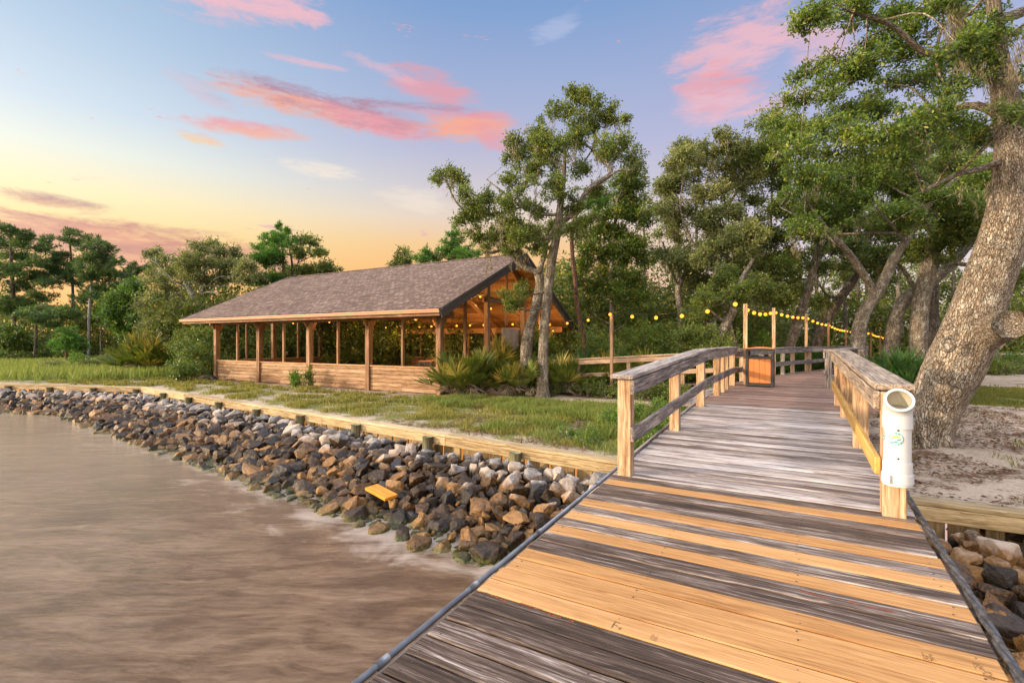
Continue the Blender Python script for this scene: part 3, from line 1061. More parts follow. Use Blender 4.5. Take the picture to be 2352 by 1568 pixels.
# board washed up on the stones
c = [PG(838, 1127, -0.40), PG(868, 1118, -0.38), PG(915, 1140, -0.40), PG(882, 1154, -0.42)]
mid = sum(c) / 4
ex = (c[2] - c[1] + c[3] - c[0]) / 2; L = np.linalg.norm(ex); ex /= L
ey = c[1] - c[0]; ey -= ex * ey.dot(ex); wdt = np.linalg.norm(ey); ey /= wdt
b = MB(); b.box(mid + np.array((0, 0, .03)), (L * 1.02, wdt * 1.0, 0.045), np.stack((ex, ey, np.cross(ex, ey)), 1), 0.005)
tag(b.build('loose_board', M['lost_board']), 'wet orange board washed up on the dark rocks by the water', 'board')
# half buried black drain pipe by the pavilion corner
pts = [PG(440, 878, -0.03), PA(452, 872, 1, 13.3), PA(466, 866, 1, 13.3), PA(480, 864, 1, 13.3), PA(491, 868, 1, 13.4), PG(497, 879, -0.05)]
b = MB(); b.tube(pts, [0.05, 0.10, 0.12, 0.12, 0.12, 0.11], 12, 0.0)
tag(b.build('drain_pipe', M['drain'], None, True), 'bent black plastic drain pipe half buried in the sand beside the pavilion corner post', 'pipe')
b = MB()
p = PG(1088, 1156 * .784, 0.02)
b.box(p, (0.30, 0.10, 0.03), None, 0.01); b.box(p + np.array((.1, .06, .02)), (0.14, 0.08, 0.02), None, .005)
tag(b.build('wrapper', M['litter']), 'crumpled pale blue wrapper lying on the grass before the pavilion wall', 'litter')
# ------------------------------------------------------------------ boardwalk
DZ0, DSL, DB = 0.443, 0.042, 8.9          # deck height below the camera, slope, where the ramp ends
DFLAT = DZ0 + DSL * DB
def deck_z(b): return DZ0 + DSL * min(b, DB)
TH = 0.038
AL, AR = -1.53, 0.73
bw = thing('boardwalk', 'weathered plank boardwalk with new orange boards set among grey ones', 'boardwalk', (-0.4, 2.0, deck_z(2.0)))
NEWP = {0, 1, 2, 3, 6, 8, 10, 14}
PW = 0.1445
ang = math.atan(DSL)
Rr = np.array(((1, 0, 0), (0, math.cos(ang), -math.sin(ang)), (0, math.sin(ang), math.cos(ang))))
def left_edge(b): return float(np.interp(b, (0, 13.3, 15.3, 17.4, 19.5, 21.0, 24, 28, 40), (AL, AL, -1.30, -0.86, -0.30, 0.2, 1.2, 2.9, 8)))
def right_edge(b): return float(np.interp(b, (0, 8.9, 9.6, 13.4, 13.7, 16, 18, 21, 24, 28, 40), (AR, AR, 1.15, 1.15, AR, .95, 1.35, 2.5, 3.6, 5.4, 10.5)))
rest = MB(); nplank = 0
bounds = (-1.2, 27.0)
k = int(math.floor((bounds[0] - 2.254) / PW))
pieces = []
while 2.254 + k * PW < bounds[1]:
    bc = 2.254 + (k + 0.5) * PW
    a0, a1 = left_edge(bc) + rng.uniform(-.008, .008), right_edge(bc) + rng.uniform(-.008, .008)
    z = deck_z(bc) - TH / 2 + rng.uniform(-.0025, .0025)
    mb = MB()
    tint = rng.uniform(0, 1)
    if k in (-1, -2): tint = 0.15
    gap = 0.010 if k not in NEWP else 0.009
    mb.box(((a0 + a1) / 2, bc, z), (a1 - a0, PW - gap, TH), Rr if bc < DB else None, 0.006 if k < 30 else 0.004, tint)
    if k in NEWP: mat = 'plank_new'
    elif k < 16: mat = 'plank_old'
    elif bc < 9.2: mat = 'plank_grey'
    else: mat = 'plank_far'
    if 1.0 < bc and nplank < 92:
        nplank += 1
        sc = MB()
        if bc < 5.0:
            for aa in (a0 + 0.07, -0.75, 0.0, a1 - 0.08):
                for db in (-.036, .036):
                    x = aa + rng.uniform(-.012, .012)
                    y = bc + db + rng.uniform(-.006, .006)
                    sc.tube([(x, y, deck_z(y) - .006), (x, y, deck_z(y) + .0016)], 0.0042, 8)
        o = build2('plank', mb, mat, sc, 'screw', bw)
        if k in NEWP: o['label'] = 'new orange pine plank'
    else:
        pieces.append((bc, mb, mat))
    k += 1
for mat in ('plank_old', 'plank_far'):
    g = MB()
    for bc, mb, m in pieces:
        if (m == mat) or (mat == 'plank_far' and m == 'plank_grey'):
            n0 = g.n
            g.V += mb.V; g.G += mb.G; g.T += mb.T; g.Z += mb.Z; g.L += [l + n0 for l in mb.L]; g.n += mb.n
    if g.n:
        o = g.build('planking', M[mat], bw); o['kind'] = 'stuff'
fr = MB()
for a in (AL + 0.10, -0.4, AR - 0.10):
    fr.beam((a, -1.2, deck_z(-1.2) - TH - .12), (a, DB, DFLAT - TH - .12), 0.05, 0.22, 0.004)
    fr.beam((a, DB, DFLAT - TH - .12), (a, 13.2, DFLAT - TH - .12), 0.05, 0.22, 0.004)
for b0 in (0.2, 2.4, 4.6, 9.0, 11.5, 15.0, 18.5, 22.0):
    for a in (left_edge(b0) + .2, right_edge(b0) - .25):
        fr.tube([(a, b0, -1.6), (a, b0, deck_z(b0) - TH - .02)], 0.1, 10, 0.02)
fr.build('underframe', M['rail_grey'], bw)
# edge strip on the land section, just proud of the plank ends
es = MB(); es.beam((AL - .025, 5.0, deck_z(5.0) - .02), (AL - .025, DB, DFLAT - .02), 0.03, 0.09, .004)
es.beam((AL - .16, 8.95, DFLAT - .025), (AL - .16, 13.2, DFLAT - .025), 0.26, 0.04, .004)
es.build('edge_board', M['plank_grey'], bw)
# stains and grade stamps on the new boards
def on_deck(xs, ys):
    d = ray(xs * .784, ys * .784)
    # deck plane z = DZ0 + DSL*b
    t = (DZ0 - EYE) / (d[2] - DSL * d[1])
    return d * t + np.array((0, 0, EYE))
st = MB()
r3 = np.random.default_rng(3)
for (x0, y0, x1, y1, n) in ((1420, 1735, 1485, 1762, 5), (1520, 1765, 1580, 1785, 6), (1608, 1800, 1642, 1808, 4), (1668, 1816, 1684, 1822, 2), (2335, 1728, 2430, 1752, 9), (2492, 1762, 2510, 1770, 3), (2540, 1776, 2618, 1792, 8)):
    st = MB()
    for i in range(n):
        f = (i + r3.random()) / n
        p = on_deck(x0 + (x1 - x0) * f, y0 + (y1 - y0) * f)
        m = int(r3.integers(6, 10)); aa = np.sort(r3.uniform(0, 6.28, m)); rad = r3.uniform(.3, 1, m)
        st.prism(np.c_[np.cos(aa) * rad * .017, np.sin(aa) * rad * .007], p, (1, 0, 0), (0, 1, DSL), (0, 0, 1), 0.0008, 0.0022)
    st.build('paint_stain', M['stain'], bw)
ik = MB()
def stroke(p, x, y, w, h): ik.prism([(x, y), (x + w, y), (x + w, y + h), (x, y + h)], p, (1, 0, 0), (0, 1, DSL), (0, 0, 1), 0.0008, 0.0022)
pF = on_deck(1790, 1838)
ik.n
for q in ((0, 0, .006, .055), (0, .049, .028, .006), (0, .025, .022, .006), (.035, 0, .004, .02), (.035, .016, .012, .004), (.035, .008, .012, .004)): stroke(pF, *q)
for (xs, ys, nr, ncol) in ((1903, 1873, 5, 4), (2706, 1930, 6, 5), (2856, 1958, 5, 4), (2885, 1984, 6, 4)):
    ik.build('grade_stamp', M['ink'], bw); ik = MB()
    p = on_deck(xs, ys)
    for i in range(nr):
        for j in range(ncol):
            if r3.random() < .72: stroke(p, j * .008, i * .009, r3.uniform(.003, .008), .0035)
ik.build('grade_stamp', M['ink'], bw)
# conduit along the water side edge
cd = MB()
cd.tube([(AL - .045, -1.0, deck_z(-1.0) - .012), (AL - .045, 2.2, deck_z(2.2) - .010), (AL - .042, 4.95, deck_z(4.95) - .012)], 0.016, 10)
for b0 in (1.55, 2.25, 3.05, 4.2):
    cd.tube([(AL - .045, b0, deck_z(b0) - .011), (AL - .045, b0 + .07, deck_z(b0 + .07) - .011)], 0.020, 10)
cd.tube([(AL - .05, -1.0, deck_z(-1) - .075), (AL - .05, 4.95, deck_z(4.95) - .075)], 0.02, 8)
tag(cd.build('conduit', M['conduit'], None, True), 'blue-grey metal conduit running along the water edge of the boardwalk', 'pipe')
cb = MB()
for ph in (0, 2.1, 4.2):
    bs = np.linspace(-1.0, 5.2, 150)
    dzs = np.array([deck_z(q) for q in bs]); cb.tube(np.c_[AR + .035 + .011 * np.cos(bs * 9 + ph) + .006 * np.sin(bs * 2.3), bs, dzs - .004 + .011 * np.sin(bs * 9 + ph)], 0.0125, 7)
tag(cb.build('twisted_cable', M['cable'], None, True), 'twisted black cable running along the edge of the boardwalk beside the rocks', 'cable')

# ------------------------------------------------------------------ handrails
PS = 0.125
def post(root, a, b, top, mat='post_tan', down=0.9, w=PS, d=PS, name='post'):
    z0 = deck_z(b)
    mb = MB(); mb.box((a, b, (z0 - down + z0 + top) / 2), (w, d, top + down), None, 0.006)
    return mb.build(name, M[mat], root)


hr = thing('handrail', 'grey timber handrail on tan posts along the boardwalk side facing the pavilion', 'handrail', (-1.43, 4.56, deck_z(4.56)))
ax = -1.36 - PS / 2
LB = [4.62, 6.78, 8.80, 10.68, 11.4, 12.05, 13.35]
for b0 in LB: post(hr, ax, b0, 0.91)
def run(root, name, mat, a, bs, lo, hi, w, da=0.0, ztab=None):
    for b0, b1 in zip(bs[:-1], bs[1:]):
        mb = MB()
        z0, z1 = deck_z(b0) + (lo + hi) / 2, deck_z(b1) + (lo + hi) / 2
        mb.beam((a, b0, z0), (a, b1, z1), w, hi - lo, 0.008, ext=-0.001)
        mb.build(name, M[mat], root)
run(hr, 'cap_rail', 'rail_grey', ax - .005, (4.50, 8.83, 10.9, 13.55), .915, .957, .22)
run(hr, 'top_board', 'rail_grey', -1.338, (4.54, 8.83, 10.9, 13.45), .765, .905, .040)
run(hr, 'middle_board', 'rail_grey', -1.338, (4.54, 8.83, 10.9, 13.45), .325, .462, .040)

h2 = thing('handrail', 'tan timber handrail with a new yellow lower board beside the white pipe', 'handrail', (0.6, 4.5, deck_z(4.5)))
ar = 0.53 + 0.07
for b0, ww in ((4.54, .14), (6.73, .14), (8.64, .14), (10.05, .14)): post(h2, ar, b0, 0.89, 'post_tan', 1.4 if b0 < 7 else .9, ww, ww)
run(h2, 'cap_rail', 'cap_tan', ar + .02, (4.60, 10.15), .90, .945, .25)
run(h2, 'top_board', 'cap_tan', .508, (4.56, 10.15), .755, .892, .042)
run(h2, 'lower_board', 'rail_yellow', .506, (4.50, 9.95), .29, .415, .042)
run(h2, 'outer_board', 'cap_tan', ar + .095, (4.66, 10.1), .745, .892, .04)
run(h2, 'ramp_skirt', 'rail_grey', ar + .13, (5.3, 9.5), -.45, -.03, .03)

h3 = thing('handrail', 'short grey handrail end with two posts past the gap in the boardwalk rail', 'handrail', (.62, 13.6, DFLAT))
for b0, a0 in ((13.62, .60), (14.0, .82), (15.6, .95)): post(h3, a0, b0, 0.86, 'rail_grey', .9, .14, .16)
for (n, lo, hi, w, dw) in (('cap_rail', .86, .9, .22, 0), ('top_board', .70, .84, .04, -.09), ('lower_board', .30, .42, .04, -.09)):
    for (p, q) in (((.60, 13.5), (.84, 14.1)), ((.84, 14.1), (1.15, 16.2)), ((1.15, 16.2), (1.6, 18.0))):
        mb = MB(); mb.beam((p[0] + dw, p[1], DFLAT + (lo + hi) / 2), (q[0] + dw, q[1], DFLAT + (lo + hi) / 2), w, hi - lo, .005); mb.build(n, M['rail_grey'], h3)

h4 = thing('handrail', 'grey handrail curving away behind the orange litter bin', 'handrail', (-.7, 16, DFLAT))
cv = [(-1.42, 13.4), (-1.18, 15.3), (-.74, 17.4), (-.18, 19.5), (.34, 21.0), (1.3, 24), (2.6, 27)]
for (a0, b0) in cv[2:]: post(h4, a0, b0, .85, 'fence', .9, .13, .13)
post(h4, -.95, 16.4, .85, 'rail_grey', .9, .13, .13); post(h4, -.45, 18.5, .85, 'rail_grey', .9, .11, .11)
for (n, lo, hi, w) in (('cap_rail', .85, .89, .2), ('top_board', .70, .84, .04), ('lower_board', .30, .43, .04)):
    for p, q in zip(cv[:-1], cv[1:]):
        mb = MB(); dx = 0.08 if w < .1 else 0
        mb.beam((p[0] + dx, p[1], DFLAT + (lo + hi) / 2), (q[0] + dx, q[1], DFLAT + (lo + hi) / 2), w, hi - lo, .005); mb.build(n, M['rail_grey'], h4)

# ------------------------------------------------------------------ litter bins
def bin_at(x, y, z, rz, label, w=0.60, h=0.93):
    root = thing('litter_bin', label, 'litter bin', (x, y, z))
    R = np.array(((math.cos(rz), -math.sin(rz), 0), (math.sin(rz), math.cos(rz), 0), (0, 0, 1)))
    o = np.array((x, y, z))
    def bx(mb, c, s, ch=.004): mb.box(o + R @ np.array(c), s, R, ch)
    hw = w / 2
    f = MB()
    for sx in (-1, 1):
        for sy in (-1, 1): bx(f, (sx * (hw - .03), sy * (hw - .03), h / 2 - .02), (.06, .06, h - .06))
    for zz, hh in ((.06, .07), (.70, .055), (h - .055, .05)):
        for sx in (-1, 1): bx(f, (sx * (hw - .03), 0, zz), (.05, w - .124, hh)); bx(f, (0, sx * (hw - .03), zz), (w - .124, .05, hh))
    f.build('frame', M['dark_metal'], root)
    for sx in (-1, 1):
        for ax_ in (0, 1):
            n = 4; ww = (w - .125) / n
            p = MB()
            for i in range(n):
                t = -(w - .125) / 2 + (i + .5) * ww
                c = (t, sx * (hw - .032), .385) if ax_ == 0 else (sx * (hw - .032), t, .385)
                s_ = (ww - .004, .024, .57) if ax_ == 0 else (.024, ww - .004, .57)
                bx(p, c, s_, .003)
            p.build('slat_panel', M['can_slat'], root)
    l = MB(); bx(l, (0, 0, .40), (w - .14, w - .14, .62), .02); l.build('liner', M['dark_metal'], root)
    prof = [(-hw - .01, 0)] + [(-hw - .01 + (w + .02) * i / 10, .022 + .03 * math.sin(math.pi * i / 10)) for i in range(11)] + [(hw + .01, 0)]
    c = MB(); c.prism(prof, o + R @ np.array((0, -hw - .01, h - .032)), R[:, 0], R[:, 2], R[:, 1], 0, w + .02)
    lid = c.build('lid', M['can_slat'], root)
    for sy in (-1, 1):
        e = MB()
        e.prism([(x_ * 1.008, z_ * .6 - .002) for x_, z_ in prof], o + R @ np.array((0, sy * (hw + .016), h - .034)), R[:, 0], R[:, 2], R[:, 1], -.008, .008)
        e.build('lid_edge', M['dark_metal'], lid)
    bt = MB()
    for sx in (-1, 1):
        for zz in (.70, h - .06): bt.tube([o + R @ np.array((sx * (hw - .03), -hw - .001, zz)), o + R @ np.array((sx * (hw - .03), -hw - .006, zz))], .009, 8)
    bt.build('bolt', M['screw'], root)
    return root


bin_at(-0.80, 13.36, DFLAT, 0.0, 'dark framed litter bin with orange slats standing on the boardwalk')

# ------------------------------------------------------------------ fishing line pipe on the end post
pr = thing('fishing_line_pipe', 'white plastic fishing line pipe with an elbow mouth fixed to the rail end post', 'recycling pipe', (0.60, 4.36, 1.0))
pa, pb = 0.602, 4.372
zb = EYE - 1.00
R0 = 0.080
p = MB(); p.tube([(pa, pb, zb + .04), (pa, pb, zb + .48)], R0, 72); p.build('tube', M['pvc'], pr)
p = MB(); p.tube([(pa, pb, zb + .012), (pa, pb, zb + .075)], R0 + .013, 72); p.tube([(pa, pb, zb - .006), (pa, pb, zb + .012)], R0 + .006, 72); p.tube([(pa, pb, zb + .075), (pa, pb, zb + .155)], R0 + .006, 72)
p.box((pa - .055, pb - .088, zb + .044), (.004, .03, .062), None, .001)
p.build('bottom_cap', M['pvc'], pr)
p = MB(); p.tube([(pa, pb, zb + .395), (pa, pb, zb + .475)], R0 + .008, 72); p.build('collar', M['pvc'], pr)
# elbow: bends from upright towards the water
el_, rim = MB(), MB()
pth, phi = [], np.linspace(0, math.radians(60), 10)
for q in phi: pth.append((pa - 0.0, pb - .13 * (1 - math.cos(q)) , zb + .475 + .13 * math.sin(q)))
dirv = np.array((0.0, -math.sin(phi[-1]), math.cos(phi[-1])))
pth = np.array(pth)
tip = pth[-1] + dirv * .02
el_.tube(np.vstack((pth, tip)), R0 + .006, 72, cap=False); el_.build('elbow', M['pvc'], pr)
inn = MB(); inn.tube(np.vstack((pth[3:], tip)), R0 - .010, 72, cap=False); inn.tube([pth[2], pth[3]], R0 - .010, 72); inn.build('pipe_inside', M['pvc_in'], pr)
ee = np.array((1.0, 0, 0)); ff = np.cross(dirv, ee)
th_ = np.linspace(0, 2 * math.pi, 48, endpoint=False)
ro = tip + (R0 + .006) * (np.cos(th_)[:, None] * ee + np.sin(th_)[:, None] * ff)
ri = tip + (R0 - .010) * (np.cos(th_)[:, None] * ee + np.sin(th_)[:, None] * ff)
kk = np.arange(48); k2 = (kk + 1) % 48
rim.add(np.vstack((ro, ri)), np.stack((kk, k2, k2 + 48, kk + 48), 1)); rim.build('rim', M['pvc'], pr)
sc = MB()
fdir = np.array((-pa, -pb)); fa = math.atan2(fdir[1], fdir[0])
def onpipe(x_, z_, r_): return (pa + r_ * math.cos(fa + x_ / R0), pb + r_ * math.sin(fa + x_ / R0), z_)
for zz in (zb + .19, zb + .385):
    sc.tube([onpipe(0.005, zz, R0 - .002), onpipe(0.005, zz, R0 + .004)], .0065, 10)
sc.build('screw', M['dark_metal'], pr)
TEAL = plain('teal_print', (0.02, 0.24, 0.30), .5); TEALL = plain('light_teal_print', (0.16, 0.45, 0.52), .5); SUNP = plain('orange_print', (0.90, 0.42, 0.05), .5); WHP = plain('white_print', (0.8, 0.8, 0.8), .5)
def decal(x0, z0, R_, parent):
    def patch(poly, m, lay, name):
        mb = MB()
        V = [onpipe(x0 + x_, z0 + z_, R0 + .0012 + lay * .0005) for x_, z_ in poly]
        n = len(V)
        cxy = np.mean(poly, 0)
        V.append(onpipe(x0 + cxy[0], z0 + cxy[1], R0 + .0012 + lay * .0005))
        mb.add(V, [(i, (i + 1) % n, n) for i in range(n)])
        return mb
    def circ(r, a0=0, a1=2 * math.pi, n=40): return [(r * math.cos(t), r * math.sin(t)) for t in np.linspace(a0, a1, n, endpoint=(a1 - a0) < 6)]
    base = patch(circ(R_), TEAL, 0, 's').build('sticker', TEAL, parent)
    patch(circ(R_ * .74), WHP, .5, 's').build('sticker_ground', WHP, base)
    letters = MB()                      # the lettered ring
    for i in range(30):
        t = 2 * math.pi * (i + .5) / 30
        if abs(math.cos(t)) > .93: continue
        for dr, wd in ((.80, .07), (.86, .05), (.91, .07)):
            if r3.random() < .5:
                c0 = np.array((math.cos(t), math.sin(t))) * R_ * dr; tt = np.array((-math.sin(t), math.cos(t))) * R_ * wd; nn = np.array((math.cos(t), math.sin(t))) * R_ * .022
                q = patch([c0 - tt - nn, c0 + tt - nn, c0 + tt + nn, c0 - tt + nn], WHP, 1, 's')
                n0 = letters.n
                letters.V += q.V; letters.G += q.G; letters.T += q.T; letters.Z += q.Z; letters.L += [l + n0 for l in q.L]; letters.n += q.n
    letters.build('sticker_lettering', WHP, base)
    patch(circ(R_ * .70), TEALL, 1, 's').build('sticker_sky', TEALL, base)
    patch(circ(R_ * .52, 0.05, math.pi - .05, 24), SUNP, 2, 's').build('sticker_sun', SUNP, base)
    for zz, am, m_, ly in ((.05, .10, WHP, 3), (-.10, .10, TEAL, 4), (-.28, .08, WHP, 5), (-.38, .07, TEAL, 6)):
        w_ = math.sqrt(max(.05, .68 ** 2 - zz ** 2)) * R_
        xs_ = np.linspace(-w_, w_, 22)
        up = [(x_, (zz + am * math.sin(x_ / R_ * 7 + zz * 9)) * R_) for x_ in xs_]
        dn = [(x_, max((zz - .14) * R_, -math.sqrt(max(0, (.69 * R_) ** 2 - x_ * x_)))) for x_ in xs_[::-1]]
        mb = MB(); n = len(up)
        V = [onpipe(x0 + x_, z0 + z_, R0 + .0012 + ly * .0005) for x_, z_ in up + dn]
        mb.add(V, [(i, i + 1, 2 * n - 2 - i, 2 * n - 1 - i) for i in range(n - 1)])
        mb.build('sticker_wave', m_, base)
decal(-.006, zb + .325, .044, pr)
decal(-.118 + .0, zb + .335, .040, pr)
# ------------------------------------------------------------------ pavilion
B0, B1, RB = 14.0, 23.3, 18.5            # near wall, far wall, ridge
BAY = 3.525
AX = [-11.1 - BAY * i for i in range(5)]   # post lines, gable end first
REL, RER = -25.9, -10.06
EVB, EVZ, RGZ, FVB, FVZ = 12.72, 2.93, 5.60, 24.1, 2.48
def roof_z(b): return EVZ + (RGZ - EVZ) * (b - EVB) / (RB - EVB) if b < RB else RGZ + (FVZ - RGZ) * (b - RB) / (FVB - RB)
pv = thing('pavilion', 'long open timber pavilion with a brown shingle roof and low boarded walls', 'pavilion', (-18, 18.5, 0))
def P(name, mb, mat, parent=pv, smooth=False): return mb.build(name, M[mat], parent, smooth)


def slope(b_lo, z_lo, name):
    ln = math.hypot(b_lo - RB, z_lo - RGZ)
    mb = MB()
    d = np.array((0, b_lo - RB, z_lo - RGZ)) / ln
    n = np.array((0, -d[2], d[1])); n = n if n[2] > 0 else -n
    na, nb = 40, 40
    aa = np.linspace(REL, RER, na); tt = np.linspace(0, ln, nb)
    A, T = np.meshgrid(aa, tt)
    sag = 0.02 * np.sin(A * 0.9) * np.sin(T * 0.7) + 0.01 * np.sin(A * 2.3 + T)
    Pt = np.stack((A, RB + d[1] * T + n[1] * (.06 + sag * .5), RGZ + d[2] * T + n[2] * (.06 + sag * .5)), -1).reshape(-1, 3)
    i = (np.arange(nb - 1)[:, None] * na + np.arange(na - 1)[None, :]).ravel()
    G = np.stack((A, T, A * 0), -1).reshape(-1, 3)
    mb.add(Pt, np.stack((i, i + 1, i + na + 1, i + na), 1), G)
    o = P(name, mb, 'shingle', pv, True)
    # deck boards beneath
    cb = MB(); nbd = int(ln / 0.19)
    for j in range(nbd):
        t0 = (j + .5) * ln / nbd
        c = np.array(((REL + RER) / 2, RB + d[1] * t0, RGZ + d[2] * t0)) - n * 0.02
        R = np.stack(((1, 0, 0), d, np.cross((1, 0, 0), d)), 1)
        cb.box(c, (RER - REL - .06, ln / nbd - .004, .03), R, .003)
    P('roof_boards', cb, 'ceiling', o)
    return o, d, n, ln


s1, d1, n1_, l1 = slope(EVB, EVZ, 'roof')
s2, d2, n2_, l2 = slope(FVB, FVZ, 'roof')
rc = MB()
for sgn, d, n in ((1, d1, n1_), (1, d2, n2_)):
    for j in range(64):
        a = REL + (RER - REL) * (j + .5) / 64
        c = np.array((a, RB, RGZ)) + d * .09 + n * .078
        R = np.stack(((1, 0, 0), d, np.cross((1, 0, 0), d)), 1)
        rc.box(c, ((RER - REL) / 64 * 1.25, .19, .008), R, .001)
rcap = MB(); rcap.V, rcap.L, rcap.Z, rcap.G, rcap.T, rcap.n = rc.V, rc.L, rc.Z, rc.G, rc.T, rc.n
P('ridge_cap', rcap, 'shingle', s1)
for a_, nm in ((RER, 1), (REL, 0)):
    for bl, zl in ((EVB, EVZ), (FVB, FVZ)):
        f = MB(); f.beam((a_ + .02 * (1 if nm else -1), bl, zl - .13), (a_ + .02 * (1 if nm else -1), RB, RGZ - .13), .035, .28, .004)
        f.beam((a_ + .05 * (1 if nm else -1), bl, zl + .035), (a_ + .05 * (1 if nm else -1), RB, RGZ + .035), .03, .085, .003)
        P('fascia', f, 'fascia')
        f = MB(); f.beam((a_ - .09 * (1 if nm else -1), bl + (.3 if bl < RB else -.3), zl - .03), (a_ - .09 * (1 if nm else -1), RB, RGZ - .16), .06, .14, .004)
        P('barge_rafter', f, 'fascia')
# gutter: K profile along the near eave, with hangers
g = MB()
prof = [(0, 0), (-.085, 0), (-.10, .02), (-.10, .045), (-.125, .085), (-.125, .115), (-.112, .115), (-.112, .09), (-.088, .05), (-.088, .012), (0, .012)]
g.prism(prof, (0, EVB + .0, EVZ - .09), (0, 1, 0), (0, 0, 1), (1, 0, 0), REL - .02, RER + .02)
gt_ = P('gutter', g, 'gutter')
hg = MB()
for a in np.arange(REL + .4, RER, .75):
    hg.box((a, EVB - .05, EVZ + .035), (.03, .12, .012), None, .002)
P('gutter_hanger', hg, 'gutter', gt_)
f = MB(); f.beam((REL, FVB + .03, FVZ - .07), (RER, FVB + .03, FVZ - .07), .04, .2); P('fascia', f, 'fascia')
fb = MB(); fb.beam((REL + .05, EVB + .03, EVZ - .10), (RER - .05, EVB + .03, EVZ - .10), .035, .17); P('fascia', fb, 'cedar')

PSZ = .20
def ppost(a, b, z1, w=PSZ, z0=-.15, mat='cedar', name='post'):
    m = MB(); m.box((a, b, (z0 + z1) / 2), (w, w, z1 - z0), None, .007); return P(name, m, mat)
def corbel(a, b, z, db):
    m = MB(); m.prism([(0, 0), (0, -.28), (.04, -.33), (.09, -.30), (.15, -.18), (.20, -.10), (.20, 0)], (a - .04, b, z), (0, db, 0), (0, 0, 1), (1, 0, 0), 0, .08)
    P('bracket', m, 'cedar')
BEAMZ = 2.86
for i, a in enumerate(AX):
    ppost(a, B0, BEAMZ if i else 3.05, .21)
    ppost(a, B1, 2.62)
    corbel(a - .0, B0 - .105, 2.84, -1)
    for b_, db, zt in ((B0 + .1, 1, 3.35), (B1 - .1, -1, 2.95)):       # knee braces under the rafters
        m = MB(); m.beam((a, b_, 2.42 if db > 0 else 2.05), (a, b_ + db * (.75 if db > 0 else 1.15), roof_z(b_ + db * (.75 if db > 0 else 1.15)) - .14), .09, .15, .005); P('knee_brace', m, 'ceiling')
    for bl, zl in ((EVB + .1, 0), (FVB - .1, 0)):            # rafters
        m = MB(); m.beam((a, bl, roof_z(bl) - .11), (a, RB, RGZ - .13), .09, .17, .005); P('rafter', m, 'ceiling')
    if i not in (0, 4):
        m = MB(); m.beam((a, B0 + 1.6, 3.45), (a, B1 - 1.6, 3.45), .09, .2, .005); P('tie_beam', m, 'ceiling')
        m = MB(); m.box((a, RB, 4.5), (.14, .14, 1.9), None, .005); P('king_post', m, 'ceiling')
for b_, z_, hh in ((B0, BEAMZ - .02, .24), (B1, 2.5, .30)):
    m = MB(); m.beam((AX[4] - .6, b_, z_ - .0), (AX[0] + .6, b_, z_ - .0), .11, hh, .005); P('plate_beam', m, 'ceiling')
m = MB(); m.beam((REL + .1, RB, RGZ - .2), (RER - .1, RB, RGZ - .2), .09, .28, .005); P('ridge_beam', m, 'ceiling')
for bq in (15.6, 17.1, 19.9, 21.6):
    m = MB(); m.beam((REL + .1, bq, roof_z(bq) - .1), (RER - .1, bq, roof_z(bq) - .1), .07, .14, .005); P('purlin', m, 'ceiling')
SILLZ = .975


def low_wall(p, q, out, outer=True):
    """boarded wall from p to q; out = outward direction"""
    p = np.array(p, float); q = np.array(q, float); o = np.array(out, float)
    d = q - p; L = np.linalg.norm(d); d /= L
    w = MB(); nb = 6; hb = (SILLZ - .06) / nb
    tl = .10
    for j in range(nb):
        z = .02 + (j + .5) * hb
        c = np.array((*((p + q) / 2), z))
        up = np.array((0, 0, 1.0)); dd = np.array((*d, 0)); oo = np.array((*o, 0))
        u2 = up * math.cos(tl) - oo * math.sin(tl); o2 = oo * math.cos(tl) + up * math.sin(tl)
        nseg = 1 if rng.random() < .45 else 2
        cut = [0, 1] if nseg == 1 else [0, rng.uniform(.3, .7), 1]
        for s0, s1_ in zip(cut[:-1], cut[1:]):
            w.box(np.array((*(p + d * L * (s0 + s1_) / 2), z)) + oo * .012, (L * (s1_ - s0) - .003, .022, hb - .016), np.stack((dd, o2, u2), 1), .002)
    w2 = P('wall_panel', w, 'clap')
    s = MB(); s.beam((*(p + o * .0), SILLZ - .02), (*(q + o * .0), SILLZ - .02), .17, .04, .004); P('sill', s, 'sill', w2)
    i_ = MB(); i_.beam((*(p - o * .05), .5), (*(q - o * .05), .5), .04, .86, .003); P('inner_lining', i_, 'cedar', w2)
    return w2


